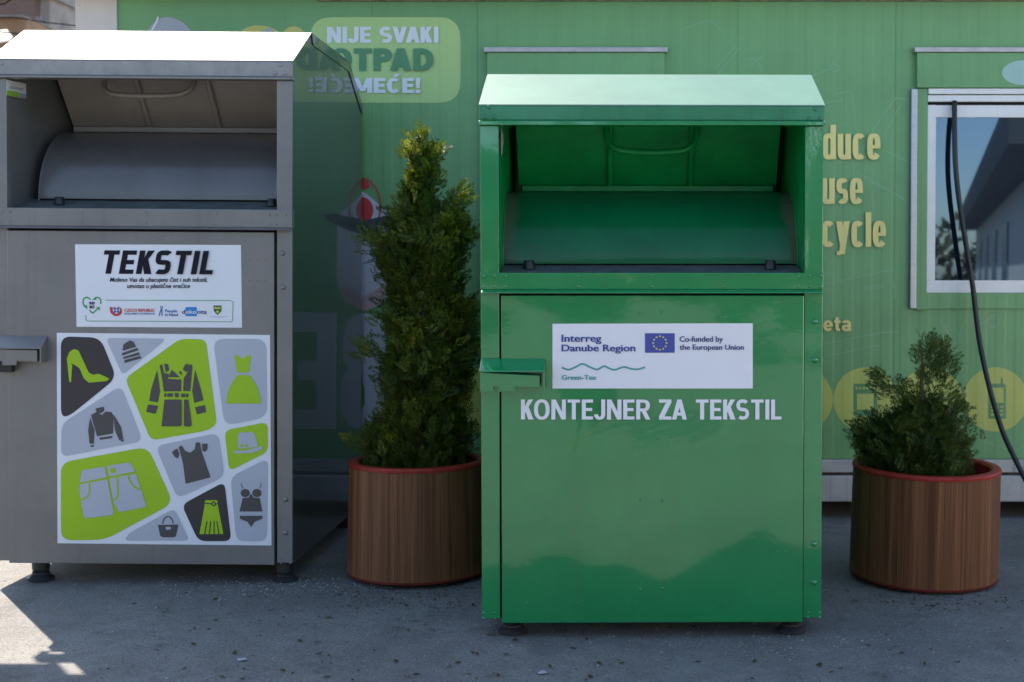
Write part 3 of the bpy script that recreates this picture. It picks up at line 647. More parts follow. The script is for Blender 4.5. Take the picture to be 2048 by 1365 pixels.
# grey bin
SY = 4.86; s_s = F / SY
s_rot = (0, R(.45), 0); s_loc = ((280 - CX) / s_s, SY, 0); spn = Plane(s_loc, s_rot)
z_ = lambda py, y=0: spn.at(560, py, y).z
Ws = spn.at(580, 600).x - spn.at(-20, 600).x
PS = dict(W=Ws, D=1.26, pw=spn.at(580, 300).x - spn.at(549, 300).x, ze=z_(122), zr=spn.at(617, 65.5, .28).z, yr=.28, zf=z_(154), zl=z_(161), zpost=z_(1126), zb=z_(1129), zband=z_(420), zs=spn.at(545, 401, .16).z, zc=z_(456), zcl=z_(461), ysh=.16, rd=.295,
          flap=((.38, spn.at(300, 150, .38).z), (.55, spn.at(300, 255, .55).z)), ribs=(spn.at(293, 210, .5).x, spn.at(433, 210, .5).x), handle=(.37, .1), hk=.13, hx=-.085, bump=((119, 397), (544, 403)),
          door=(spn.at(17, 800).x, spn.at(549, 800).x, spn.at(280, 1128).z, spn.at(280, 463).z), legs=(spn.at(64, 1140).x, spn.at(560, 1140).x), dgap=.050, fgap=.016, drum=M_sdrum, flapm=M_sflap)
sbin, spn, sdoor, scb, sposts, sfas = make_bin('textile_bin', s_loc, s_rot, 'grey metal bin with lime clothing pictogram poster on its door', PS, M_spaint, M_sroof, M_strim, M_sinner, M_sside)
rm = rivet_mesh(M_spaint, .0055)
rivets(scb, rm, spn, [(x, y0 + x * .012) for y0 in (423, 443) for x in (4, 20, 164, 293, 432, 539, 553, 572)], -.005, .8)
rivets(sfas, rivet_mesh(M_strim, .0085), spn, [(560, 130), (550, 147), (570, 147), (4, 127)], -.004)
rivets(sposts[1], rivet_mesh(M_spaint, .0105), spn, [(565, 507), (566, 575), (571, 999), (571, 1066)], 0)
rivets(sposts[1], rm, spn, [(562, 1117), (581, 1117), (562, 1127), (581, 1127)], 0, .7)
rivets(sdoor, rm, spn, [(102, 484), (136, 484), (315, 486), (349, 486)] + [(500 + 15 * i, y) for i in range(3) for y in (520, 562)] + [(66, 1092), (110, 1077), (218, 1094), (367, 1095), (510, 1096)], -.006, .6)
lock(sbin, spn, M_spaint, -24, 95.5, 671, 696, 726, 87, [(-24, 699), (74, 701), (74, 724), (33, 721), (33, 731), (5, 731), (3, 722), (-24, 722)], extra=[[(-12, 722), (24, 731), (24, 745), (-12, 745)]])
xx = -(Ws / 2 - PS['pw']) + .0032
def inner_pt(px, py):                                     # a spot on the left cheek of the grey bin's mouth
    o = spn.mi @ Vector((0, 0, EYE)); d = spn.mi.to_3x3() @ ray(px, py); k = (xx - o.x) / d.x; return o + d * k
for nm, q4, m_, e in (('maker_sticker', [(13, 160), (52, 168), (52, 198), (13, 191)], M_vinyl, 0), ('maker_sticker_band', [(13, 180), (36, 184.5), (36, 196), (13, 191)], mat('sticker_lime', (.30, .48, .05), .4), .0008), ('maker_sticker_band', [(37, 186), (52, 189), (52, 198), (37, 196)], M_grey, .0008)):
    mb = MB(); mb.prism([tuple(inner_pt(u, v) + Vector((e, 0, 0))) for u, v in q4], (.0006, 0, 0)); mb.build(nm, m_, sbin)
vs, fs = font_polys('ELKOPLAST', 19, 46, 177, 5)
mb = MB(); mb.add([tuple(inner_pt(u, v + (u - 19) * .2) + Vector((.0012, 0, 0))) for u, v in vs], fs); mb.build('maker_sticker_print', M_slate, sbin, fix=False)

# stickers on the grey door
ink = mat('black_ink', (.010, .009, .016), .55, spec=.2); M_lime = mat('lime_ink', (.36, .56, .01), .32, var=.03); M_char = mat('charcoal_ink', (.040, .036, .040), .30, var=.04); M_icn = mat('brown_grey_ink', (.075, .068, .068), .34, var=.04); M_lgrey = mat('light_grey_ink', (.47, .48, .54), .30, var=.03)
M_cred = mat('red_ink', (.60, .04, .04), .4); M_cblue = mat('blue_ink', (.02, .10, .36), .4); M_sky = mat('sky_ink', (.02, .24, .60), .4); M_cgreen = mat('green_ink', (.03, .33, .09), .4); M_shield = mat('shield_green', (.02, .12, .03), .4)
sd_ = lambda nm, polys, m, lvl, par, tf=lambda u, v: (u, v): decal(nm, polys, m, par, spn, -.0072 - .0012 * lvl, tf)
st2 = sd_('sticker', [[(150, 489), (482, 490.5), (484, 656), (153, 654)]], M_vinyl, 0, sdoor)
z2f = lambda u, v: (u / 3.4133, 440 + v / 3.4133)
sd_('sticker_title', lettering('TEKSTIL', 200.5, 433, 548, 47, .225, .185, 3.6, 1.0, .11, shear=.17, xslant=.006), ink, 1, st2)
pt = lambda nm, s, a, b_, yb, H, m, bold=0., sh=0.: print_text(nm, s, a, b_, yb, H, m, st2, spn, -.0098, bold, sh)
pt('sticker_print', 'Molimo Vas da ubacujete čist i suh tekstil,', 219.5, 414.5, 564, 8.6, ink, .18, .18)
pt('sticker_print', 'umotan u plastične vrećice', 254, 380, 576.5, 8.6, ink, .18, .18)
sd_('sticker_bracket', [band([z2f(*q) for q in ((724, 549), (1570, 552), (1586, 558), (1590, 570), (1588, 688), (1580, 697), (600, 691), (588, 683), (584, 650))], 1.2)], M_cgreen, 1, st2)
hrt = [band([z2f(*q) for q in smooth_line([(585, 600), (567, 570), (572, 540), (595, 530), (618, 545)])], 2.6), [z2f(*q) for q in ((568, 590), (596, 612), (592, 580))], band([z2f(*q) for q in smooth_line([(686, 575), (687, 548), (668, 530), (648, 534)])], 2.6), [z2f(*q) for q in ((630, 550), (660, 545), (650, 525))],
       band([z2f(*q) for q in smooth_line([(610, 615), (630, 636), (655, 618), (668, 605)])], 2.4), [z2f(*q) for q in ((655, 598), (680, 620), (680, 595))]]
sd_('sticker_heart', hrt, M_cgreen, 1, st2)
pt('sticker_print', 'BUDI', 178.5, 189, 609.5, 5.5, ink, .25); pt('sticker_print', 'SRCE', 178.5, 189, 617, 5.5, ink, .25)
sd_('sticker_emblem', [[z2f(*q) for q in circ(795, 624, 38, 34)], [z2f(*q) for q in ((747, 600), (762, 592), (775, 640), (756, 640))]], M_cred, 1, st2)
sd_('sticker_globe', [[z2f(*q) for q in circ(795, 616, 25, 25)]], M_vinyl, 2, st2)
sd_('sticker_globe_lines', [[z2f(*q) for q in circ(795 + dx, 616 + dy, 9, 9, 12)] for dx, dy in ((-11, -9), (11, -9), (-11, 11), (11, 11))], M_cblue, 3, st2)
pt('sticker_print', 'CZECH REPUBLIC', 248.5, 309.5, 624, 6, M_cred, .2); pt('sticker_print', 'DEVELOPMENT COOPERATION', 248.5, 309.5, 629.5, 3.2, M_cblue, .1)
sd_('sticker_figure', [[z2f(*q) for q in b_] for b_ in (band(arc(1103, 599, 8, 8, 0, 359, 16), 5), band([(1085, 657), (1098, 615), (1104, 615), (1107, 657)], 7))], M_cblue, 1, st2)
pt('sticker_print', 'People', 330, 354, 625, 5.6, M_cblue, .15); pt('sticker_print', 'in Need', 330, 356, 632.5, 5.6, M_cblue, .15)
sd_('sticker_square', [[z2f(*q) for q in rect(1267, 596, 1343, 658)]], M_sky, 1, st2)
pt('sticker_print', 'd', 363.5, 370.5, 628, 8.2, M_slate, .15); print_text('sticker_print', 'eko', 371.8, 393, 628, 8.2, M_vinyl, st2, spn, -.0112, .15); pt('sticker_print', 'nta', 394.5, 413.5, 628, 8.2, M_slate, .15)
sd_('sticker_shield', [[z2f(*q) for q in ((1457, 585), (1513, 585), (1511, 625), (1485, 650), (1460, 625))]], M_shield, 1, st2)
pt('sticker_print', 'RAD', 429, 441.5, 618.5, 4.2, M_star, .3)
sd_('sticker_shield_star', [[z2f(*q) for q in star(1485, 628, 13)]], M_star, 2, st2)
sd_('sticker_fine_line', [[z2f(*q) for q in rect(1427, 659, 1553, 662)], [z2f(*q) for q in rect(1455, 666, 1525, 668)]], M_lgrey, 1, st2)

po = sd_('poster', [[(113.5, 666), (540, 670.5), (543, 1091.5), (115, 1087)]], M_vinyl, 0, sdoor)
z3 = lambda u, v: (100 + u / 3.0326, 650 + v / 3.0333)
def tile(polys, m, r): sd_('poster_tile', [rounded(q, r) for q in polys], m, 1, po, z3)
def icon(nm, polys, m, lvl=2, r=5): sd_(nm, [rounded(q, r, 3) if r else q for q in polys], m, lvl, po, z3)
for q, m_, r_ in (([(66, 70), (305, 78), (403, 322), (115, 556), (66, 556)], M_char, 62), ([(338, 80), (708, 84), (440, 306)], M_lgrey, 34), ([(788, 85), (945, 88), (1012, 602), (960, 640), (612, 702), (455, 325)], M_lime, 42), ([(988, 85), (1312, 85), (1318, 560), (1058, 614)], M_lgrey, 68),
                 ([(430, 368), (562, 706), (66, 803), (70, 600)], M_lgrey, 52), ([(66, 835), (592, 740), (747, 1082), (330, 1305), (66, 1308)], M_lime, 68), ([(640, 735), (1020, 655), (1060, 920), (772, 1054)], M_lgrey, 52), ([(1058, 640), (1320, 590), (1322, 770), (1086, 888)], M_lime, 42),
                 ([(1058, 952), (1100, 1313), (900, 1313), (798, 1092)], M_char, 46), ([(1094, 922), (1323, 808), (1316, 1313), (1130, 1313)], M_lgrey, 52), ([(755, 1113), (848, 1310), (450, 1310), (475, 1266)], M_lgrey, 36)):
    tile([q], m_, r_)
icon('poster_shoe', [[(102, 205), (118, 165), (145, 147), (172, 155), (205, 225), (235, 290), (262, 304), (292, 297), (330, 312), (362, 328), (340, 342), (235, 351), (205, 325), (180, 265), (150, 243), (104, 228)], [(104, 222), (135, 244), (128, 348), (117, 348)]], M_lime)
icon('poster_cap', [[(440, 158), (445, 118), (485, 94), (507, 103), (523, 134)], [(436, 172), (528, 140), (540, 153), (436, 188)], [(441, 197), (540, 166), (546, 182), (448, 208)], [(450, 215), (548, 188), (555, 203), (452, 233)]], M_icn, r=4)
icon('poster_coat', [[(650, 273), (668, 400), (655, 472), (602, 462), (612, 395)], [(595, 483), (657, 492), (640, 542), (583, 528)], [(880, 273), (862, 400), (875, 475), (931, 458), (915, 390)], [(878, 500), (940, 487), (947, 530), (891, 544)],
                     [(664, 245), (682, 240), (690, 292), (722, 298), (714, 328), (796, 332), (796, 403), (690, 405), (680, 330)], [(830, 296), (848, 240), (864, 245), (850, 403), (808, 403), (810, 325)], [(692, 237), (715, 237), (724, 275), (702, 290)], [(822, 238), (842, 238), (840, 280), (825, 288), (804, 270)], [(738, 273), (788, 318), (718, 318)], [(796, 280), (802, 308), (778, 288)],
                     rect(692, 415, 704, 438), rect(710, 415, 745, 438), rect(757, 413, 780, 440), rect(795, 417, 820, 440), rect(825, 417, 839, 440), [(694, 454), (798, 454), (798, 610), (790, 616), (676, 616)], [(812, 454), (838, 454), (858, 604), (850, 618), (812, 616)]], M_icn, r=4)
icon('poster_dress', [[(1117, 183), (1130, 182), (1166, 207), (1204, 182), (1219, 186), (1206, 290), (1136, 290)], [(1134, 305), (1211, 305), (1262, 385), (1281, 478), (1066, 478), (1084, 385)]], M_lime, r=9)
icon('poster_sweater', [[(248, 547), (285, 527), (315, 548), (337, 526), (374, 530), (386, 560), (383, 660), (285, 677)], [(274, 508), (326, 497), (331, 520), (310, 537), (283, 530)], [(243, 562), (270, 640), (266, 722), (240, 722), (231, 640)], [(384, 543), (431, 620), (444, 692), (420, 702), (394, 640)], [(298, 685), (379, 673), (376, 688), (302, 698)], rect(245, 730, 266, 741), [(427, 700), (447, 694), (448, 705), (430, 711)]], M_icn, r=5)
icon('poster_shirt', [[(780, 740), (800, 732), (820, 765), (850, 776), (878, 755), (884, 714), (909, 713), (922, 775), (974, 926), (822, 965), (806, 840)], [(738, 772), (772, 748), (786, 785), (776, 813), (754, 800)], [(920, 722), (957, 720), (955, 757), (940, 773), (925, 765)]], M_icn, r=6)
icon('poster_hat', [[(1140, 662), (1165, 648), (1190, 657), (1218, 647), (1240, 660), (1262, 738), (1200, 750), (1138, 748)], [(1113, 762), (1180, 764), (1286, 736), (1286, 755), (1230, 776), (1118, 781)]], M_lgrey, r=9)
icon('poster_hat_bow', [[(1146, 740), (1165, 720), (1174, 742)], [(1183, 720), (1212, 740), (1185, 742)]], M_lime, 3, 2)
icon('poster_shorts', [[(192, 884), (331, 860), (345, 924), (180, 958)], [(346, 856), (478, 836), (492, 846), (516, 890), (358, 920)], [(180, 968), (347, 938), (386, 1142), (372, 1156), (212, 1174), (203, 1160), (178, 1010)], [(360, 932), (520, 904), (584, 1098), (570, 1107), (418, 1137), (384, 1072)]], M_lgrey, r=8)
icon('poster_shorts_seams', [circ(381, 884, 17), band(smooth_line([(238, 958), (238, 1010), (222, 1045), (184, 1064)]), 10), band(smooth_line([(406, 922), (412, 1000), (406, 1045), (384, 1066)]), 10), band(smooth_line([(474, 912), (485, 950), (515, 985), (562, 998)]), 10)], M_lime, 3, 0)
icon('poster_skirt', [[(941, 1064), (1015, 1064), (1020, 1105), (1052, 1270), (906, 1270), (936, 1105)]], M_lime, 2, 6)
for q_ in [band([(952, 1190), (938, 1271)], 6), band([(975, 1192), (965, 1271)], 6), band([(995, 1192), (995, 1271)], 6), band([(1012, 1190), (1024, 1271)], 6), band([(940, 1083), (980, 1086)], 6), band([(1004, 1088), (1018, 1086)], 6)]: icon('poster_skirt_pleat', [q_], M_char, 3, 0)
icon('poster_skirt_buckle', [band(arc(992, 1087, 11, 11, 0, 359, 20), 7)], M_char, 3, 0)
icon('poster_swimsuit', [circ(1184, 1021, 28, 25), circ(1255, 1021, 28, 25), band([(1158, 962), (1168, 992)], 4), band([(1281, 962), (1272, 992)], 4), [(1168, 1052), (1205, 1048), (1219, 1024), (1234, 1048), (1272, 1052), (1288, 1133), (1149, 1133)], [(1150, 1159), (1289, 1159), (1287, 1176), (1240, 1196), (1220, 1228), (1200, 1196), (1153, 1178)]], M_icn, 2, 0)
icon('poster_bag', [[(654, 1214), (779, 1212), (764, 1282), (750, 1290), (684, 1290), (668, 1280)], band(arc(715, 1208, 31, 44, 0, 180, 16), 7)], M_icn, 2, 0)
icon('poster_bag_label', [rect(702, 1226, 732, 1243)], M_lgrey, 3, 0)

# ------------------------------------------------------------------ planters and thujas
def wood_mat():
    m = bpy.data.materials.new('wood_grain_laminate'); m.use_nodes = True; t = m.node_tree; n = t.nodes; L = t.links; p = n['Principled BSDF']
    tc = n.new('ShaderNodeTexCoord'); s = n.new('ShaderNodeSeparateXYZ'); L.new(tc.outputs['Object'], s.inputs[0])
    a = n.new('ShaderNodeMath'); a.operation = 'ARCTAN2'; L.new(s.outputs[0], a.inputs[0]); 
    neg = n.new('ShaderNodeMath'); neg.operation = 'MULTIPLY'; neg.inputs[1].default_value = -1; L.new(s.outputs[1], neg.inputs[0]); L.new(neg.outputs[0], a.inputs[1])
    def lines(sx, sz, lo, hi):
        c = n.new('ShaderNodeCombineXYZ'); k = n.new('ShaderNodeMath'); k.operation = 'MULTIPLY'; k.inputs[1].default_value = sx; L.new(a.outputs[0], k.inputs[0]); L.new(k.outputs[0], c.inputs[0])
        k2 = n.new('ShaderNodeMath'); k2.operation = 'MULTIPLY'; k2.inputs[1].default_value = sz; L.new(s.outputs[2], k2.inputs[0]); L.new(k2.outputs[0], c.inputs[2])
        z = n.new('ShaderNodeTexNoise'); z.inputs['Scale'].default_value = 1; z.inputs['Detail'].default_value = 4; z.inputs['Roughness'].default_value = .7; L.new(c.outputs[0], z.inputs['Vector'])
        r = n.new('ShaderNodeMapRange'); r.inputs[1].default_value = lo; r.inputs[2].default_value = hi; L.new(z.outputs[0], r.inputs[0]); return r.outputs[0]
    def mix(f, c0, c1):
        q = n.new('ShaderNodeMix'); q.data_type = 'RGBA'; L.new(f, q.inputs[0])
        for i, v in ((6, c0), (7, c1)):
            if hasattr(v, 'is_output'): L.new(v, q.inputs[i])
            else: q.inputs[i].default_value = v
        return q.outputs[2]
    c = mix(lines(9, .5, .35, .65), (.105, .037, .015, 1), (.250, .105, .045, 1))
    c = mix(lines(70, .8, .50, .66), c, (.075, .030, .015, 1))
    c = mix(lines(34, .25, .60, .65), c, (.022, .010, .006, 1))
    L.new(c, p.inputs['Base Color']); p.inputs['Roughness'].default_value = .52; p.inputs['Specular IOR Level'].default_value = .2
    return m
M_wood = wood_mat(); M_rim = mat('red_rim', (.30, .026, .015), .42, spec=.3, var=.3, vscale=12, streak=.15); M_ring = mat('dark_red_ring', (.13, .016, .010), .6, spec=.2, var=.4, vscale=14); M_soil = mat('dark_soil', (.028, .02, .014), .95, var=.5, vscale=40, bump=.8, bscale=60)

def planter(loc, rot, r0, r1, H, label):
    t = empty('planter', loc, rot); tag(t, label, 'planter', 'round wood grain planters')
    g = .008
    mb = MB(); mb.lathe([(r0 - .05, g + .004), (r0 - .012, g + .008), (r0, g + .022), (r1, H - .018)], 72); mb.build('pot_shell', M_wood, t, smooth='auto')
    mb = MB(); mb.lathe([(r1 - .003, H - .020), (r1 + .003, H - .017), (r1 + .004, H - .009), (r1 - .001, H - .002), (r1 - .014, H), (r1 - .030, H - .001), (r1 - .038, H - .010), (r1 - .042, H - .10), (r1 - .046, H - .15)], 72); mb.build('rim', M_rim, t, smooth='auto')
    mb = MB(); mb.lathe([(r0 - .001, g + .012), (r0 + .001, g + .018), (r0 - .002, g + .024)], 72); mb.build('base_ring', M_ring, t, smooth=True)
    mb = MB(); mb.lathe([(.001, H - .07), (.1, H - .072), (r1 - .044, H - .085)], 40); mb.build('soil', M_soil, t, smooth=True)
    mb = MB(); mb.lathe([(.001, 0), (r0 - .075, 0), (r0 - .07, g + .006)], 40); mb.build('foot', M_gap, t)
    return t
P1 = world_at(836, 1171, 4.76); p1 = (world_at(836, 940, 5.05).x, 5.05, 0)
P2y = 4.98; p2 = (world_at(1847, 940, P2y).x, P2y, 0)
zr1 = world_at(836, 941, 4.77).z; zr2 = world_at(1850, 953, 4.68).z
pot1 = planter(p1, (0, 0, R(20)), .284, .274, zr1 + .004, 'wood grain planter with red rim between the grey and green bins')
pot2 = planter(p2, (R(-.5), R(1.8), R(-75)), .291, .287, zr2 + .004, 'slightly tilted wood grain planter right of the green bin')

def leaf_mat(name, c0, c1, c2):
    m = bpy.data.materials.new(name); m.use_nodes = True; t = m.node_tree; n = t.nodes; L = t.links; p = n['Principled BSDF']
    g = n.new('ShaderNodeNewGeometry'); r = n.new('ShaderNodeValToRGB')
    if 'thuja' in name:
        a_ = n.new('ShaderNodeAttribute'); a_.attribute_name = 'tone'; m1 = n.new('ShaderNodeMath'); m1.operation = 'MULTIPLY'; L.new(g.outputs['Random Per Island'], m1.inputs[0]); m1.inputs[1].default_value = .45
        m2 = n.new('ShaderNodeMath'); m2.operation = 'MULTIPLY_ADD'; L.new(a_.outputs['Fac'], m2.inputs[0]); m2.inputs[1].default_value = .55; L.new(m1.outputs[0], m2.inputs[2]); L.new(m2.outputs[0], r.inputs[0])
    else: L.new(g.outputs['Random Per Island'], r.inputs[0])
    r.color_ramp.elements[0].color = c0 + (1,); r.color_ramp.elements[1].color = c2 + (1,); e = r.color_ramp.elements.new(.6); e.color = c1 + (1,)
    L.new(r.outputs[0], p.inputs['Base Color']); p.inputs['Roughness'].default_value = .55; p.inputs['Specular IOR Level'].default_value = .3
    tr = n.new('ShaderNodeBsdfTranslucent'); L.new(r.outputs[0], tr.inputs[0]); mx = n.new('ShaderNodeMixShader'); mx.inputs[0].default_value = .35
    o = n['Material Output']; L.new(p.outputs[0], mx.inputs[1]); L.new(tr.outputs[0], mx.inputs[2]); L.new(mx.outputs[0], o.inputs[0])
    return m
M_leaf = leaf_mat('thuja_leaf', (.022, .040, .006), (.080, .118, .012), (.26, .27, .022))
M_leaf2 = leaf_mat('thuja_leaf_dark', (.020, .042, .009), (.062, .10, .016), (.15, .18, .028))
M_bark = mat('thuja_bark', (.14, .085, .05), .9, var=.4, vscale=30, bump=.6, bscale=90)
rnd = random.Random(11)
def spray(mb, p, d, nrm, Ls):
    d = d.normalized(); s = d.cross(nrm).normalized(); nn = s.cross(d).normalized()
    k = rnd.choice((5, 6, 7)); ax = []; vs = []; fs = []
    droop = rnd.uniform(-.25, .15)
    for i in range(k + 1):
        u = i / k; ax.append(p + d * (Ls * u) + nn * (droop * Ls * u * u))
    vs += ax
    wd = Ls * .030
    for i in range(k):
        a = ax[i]; fs_len = Ls * (.50 - .32 * (i / k)) * rnd.uniform(.8, 1.15)
        for sg in (-1, 1):
            tip = a + (d * .80 + s * sg * .72 + nn * rnd.uniform(-.25, .25)).normalized() * fs_len
            side = (tip - a).cross(nn).normalized() * wd * rnd.uniform(1.0, 1.7)
            mid = a * .45 + tip * .55
            j = len(vs); vs += [mid + side, tip, mid - side]; fs.append((i, j, j + 1, j + 2))
            if i < k - 1 and fs_len > .022:                 # a side twig
                b0 = a * .6 + tip * .4; t2 = b0 + (d * 1.0 + s * sg * .2).normalized() * fs_len * .45; sd2 = (t2 - b0).cross(nn).normalized() * wd
                m2 = b0 * .5 + t2 * .5; q = len(vs); vs += [m2 + sd2, t2, m2 - sd2]; fs.append((j, q, q + 1, q + 2))
    j = len(vs); sd = s * wd * 1.3; vs += [ax[k - 1] + sd, ax[k] + d * Ls * .12, ax[k - 1] - sd]; fs.append((k - 2, j, j + 1, j + 2))
    mb.add(vs, fs); return len(fs)
def thuja(name, loc, prof, Y, count, leaf, label, seed, lobes=(), bare=None, trunk_top=None, Ls=(.040, .072), shrink=.036, dz=.055):
    global rnd
    rnd = random.Random(seed); t = empty(name, loc); tag(t, label, 'conifer', 'thujas growing in the planters')
    L0 = Vector(loc); rows = []
    for y, xl_, xr_ in prof:
        a = world_at(xl_, y, Y) - L0; c = world_at(xr_, y, Y) - L0; rows.append((a.z, (a.x + c.x) / 2, (c.x - a.x) / 2))
    rows.sort(); zt0, zt1 = rows[0][0], rows[-1][0]; rows = [(z_ - dz * (z_ - zt0) / (zt1 - zt0), c_, r_) for z_, c_, r_ in rows]
    def sect(z):
        for i in range(len(rows) - 1):
            if rows[i][0] <= z <= rows[i + 1][0]:
                k = (z - rows[i][0]) / (rows[i + 1][0] - rows[i][0]); return rows[i][1] + (rows[i + 1][1] - rows[i][1]) * k, rows[i][2] + (rows[i + 1][2] - rows[i][2]) * k
        return rows[-1][1], rows[-1][2]
    ph = [rnd.uniform(0, 6.28) for _ in range(8)]
    z0, z1 = rows[0][0], rows[-1][0]
    # clumps: each a little upright plume carried on a twig
    mb = MB(); tw = MB(); area = []; tone = []
    N = 60
    for i in range(N):
        z = z0 + (z1 - z0) * (i + .5) / N; area.append(sect(z)[1] + .015)
    tot = sum(area)
    ncl = count // 22
    for c in range(ncl):
        x = rnd.uniform(0, tot); i = 0
        while x > area[i] and i < N - 1: x -= area[i]; i += 1
        z = z0 + (z1 - z0) * (i + rnd.random()) / N; cx_, rr = sect(z)
        th = rnd.uniform(0, 2 * math.pi)
        lump = .97 + .18 * math.sin(3 * th + ph[0] + z * 7) + .13 * math.sin(5 * th + ph[1] - z * 13) + .08 * math.sin(z * 31 + ph[2] + th)
        fr = rnd.uniform(.35, 1.0) ** .55 * lump
        fr = min(fr, 1.06)
        rr_ = max(.010, rr - shrink)
        base = Vector((cx_ + math.cos(th) * rr_ * fr, math.sin(th) * rr_ * fr * .95, z))
        out = Vector((math.cos(th), math.sin(th), 0)); plume = (out * rnd.uniform(.35, 1.0) + Vector((0, 0, rnd.uniform(.45, 1.2))) + Vector((rnd.gauss(0, .25), rnd.gauss(0, .25), 0))).normalized()
        size = rnd.uniform(.045, .085)
        tn = rnd.random()
        pn = Vector((rnd.gauss(0, 1), rnd.gauss(0, 1), rnd.gauss(0, .35))).normalized()
        tw.tube([base - plume * size * 1.6 - out * rr_ * .5 * fr, base - plume * size * .5, base + plume * size * .5], [.0022, .0016, .0008], 4, False)
        for k in range(22):
            q = base + plume * rnd.uniform(-.9, .7) * size + Vector((rnd.gauss(0, 1), rnd.gauss(0, 1), rnd.gauss(0, 1))) * size * .30
            d = plume * 1.0 + Vector((rnd.gauss(0, .55), rnd.gauss(0, .55), rnd.gauss(.1, .4))) 
            nv = (pn + Vector((rnd.gauss(0, .5), rnd.gauss(0, .5), rnd.gauss(0, .4))))
            tone += [min(1, max(0, tn + rnd.gauss(0, .12)))] * spray(mb, q - d.normalized() * .02, d, nv, rnd.uniform(*Ls))
    for (x, y, rad, n_) in lobes:                          # single plumes that stick out of the outline
        for j in range(n_):
            b = world_at(x, y, Y + rnd.uniform(-.10, .10)) - L0 + Vector((rnd.gauss(0, rad), rnd.gauss(0, rad), rnd.gauss(0, rad)))
            d = Vector((b.x * 3, b.y * 2, .10)).normalized() * .55 + Vector((rnd.gauss(0, .5), rnd.gauss(0, .5), rnd.uniform(.0, 1.0)))
            tone += [rnd.uniform(.3, 1)] * spray(mb, b, d, Vector((rnd.gauss(0, 1), rnd.gauss(0, 1), rnd.gauss(0, 1))), rnd.uniform(*Ls))
    cr = mb.build('crown', leaf, t, fix=False); at_ = cr.data.attributes.new('tone', 'FLOAT', 'FACE'); at_.data.foreach_set('value', tone); tw.build('twigs', M_bark, t, fix=False)
    pts_ = [(0, 0, zr1 - .09)]
    zt_ = trunk_top or z1 - .08
    for k in range(1, 9):
        z = pts_[0][2] + (zt_ - pts_[0][2]) * k / 8; pts_.append((sect(max(z, z0))[0] * .8 + rnd.gauss(0, .006), rnd.gauss(0, .008), z))
    mb = MB(); mb.tube(pts_, [.022 - .018 * k / 8 for k in range(9)], 9); mb.build('trunk', M_bark, t, smooth=True)
    return t
prof1 = [(250, 840, 844), (268, 832, 854), (292, 814, 872), (322, 806, 876), (352, 808, 872), (372, 796, 880), (400, 788, 915), (430, 776, 936), (460, 756, 944), (490, 738, 944), (520, 752, 940), (560, 766, 936), (600, 766, 944), (640, 764, 948), (680, 756, 952), (720, 738, 950), (760, 746, 946), (790, 762, 930), (815, 768, 922), (840, 744, 940), (870, 730, 952), (900, 728, 954), (930, 742, 940), (948, 775, 905)]
thuja('thuja', p1, prof1, 5.05, 9800, M_leaf, 'tall columnar thuja with sunlit yellow tip between the two bins', 3,
      lobes=[(752, 488, .020, 60), (742, 704, .020, 34), (918, 398, .020, 50), (748, 884, .03, 50), (796, 436, .014, 20), (845, 272, .008, 18), (866, 312, .012, 26), (814, 312, .010, 20), (936, 700, .02, 40), (930, 470, .02, 40), (930, 620, .02, 40)])
prof2 = [(668, 1856, 1880), (685, 1834, 1902), (705, 1834, 1902), (722, 1830, 1898), (745, 1812, 1912), (770, 1790, 1908), (795, 1776, 1905), (820, 1770, 1900), (840, 1756, 1925), (860, 1722, 1934), (885, 1704, 1948), (910, 1704, 1952), (935, 1708, 1950), (955, 1735, 1935)]
thuja('thuja', p2, [r for r in prof2 if r[0] >= 790], 4.98, 6400, M_leaf2, 'low ragged thuja with bare trunk in the tilted planter', 9,
      lobes=[(1864, 692, .018, 40), (1884, 700, .016, 24), (1886, 726, .020, 40), (1852, 712, .014, 24), (1868, 742, .020, 34), (1848, 760, .018, 26), (1890, 750, .018, 22), (1838, 730, .008, 8), (1762, 758, .014, 34), (1778, 778, .018, 30), (1880, 772, .022, 26), (1812, 790, .022, 36), (1915, 822, .016, 30), (1898, 800, .018, 20), (1735, 866, .022, 46), (1728, 890, .020, 36), (1926, 885, .018, 26), (1924, 848, .012, 14)], trunk_top=(world_at(1860, 700, 4.98).z), Ls=(.035, .060), shrink=.046, dz=.03)

# ------------------------------------------------------------------ far buildings and cables at the upper left
M_plast = mat('weathered_plaster', (.30, .255, .225), .9, var=.45, vscale=.9, streak=.1); M_bwall = mat('brown_plaster', (.17, .105, .085), .9, var=.2, vscale=.8); M_brk = mat('ochre_brick', (.30, .185, .105), .9, var=.25, vscale=1.4); M_roofg = mat('roof_board', (.26, .23, .22), .8, var=.2); M_wing = mat('dull_window', (.10, .17, .22), .25, var=.1)
BY = 40.0
fb = empty('tenement_building', (0, 0, 0)); tag(fb, 'old weathered building far behind with a flat projecting roof', 'building')
c0 = world_at(81, 40, BY); top = world_at(81, -2, BY).z
vA = Vector((-9, 2.2, 0)); vB = Vector((3.6, 14, 0))
base = Vector((c0.x, BY, 0))
def quadwall(a, b, z0, z1, th=.3):
    n_ = (b - a).normalized().cross(Vector((0, 0, 1))) * -th
    return [(a.x, a.y, z0), (b.x, b.y, z0), (b.x, b.y, z1), (a.x, a.y, z1)], n_
bq, n_ = quadwall(base, base + vA, 0, top); mb = MB(); mb.prism(bq, n_); mb.build('front_wall', M_bwall, fb)
mb = MB(); far = world_at(143, 40, BY + 1.9); end = Vector((far.x, BY + 1.9, 0)); bq, n_ = quadwall(end, base + Vector((.0, .004, 0)), 0, top); mb.prism(bq, n_); mb.build('side_wall', M_plast, fb)
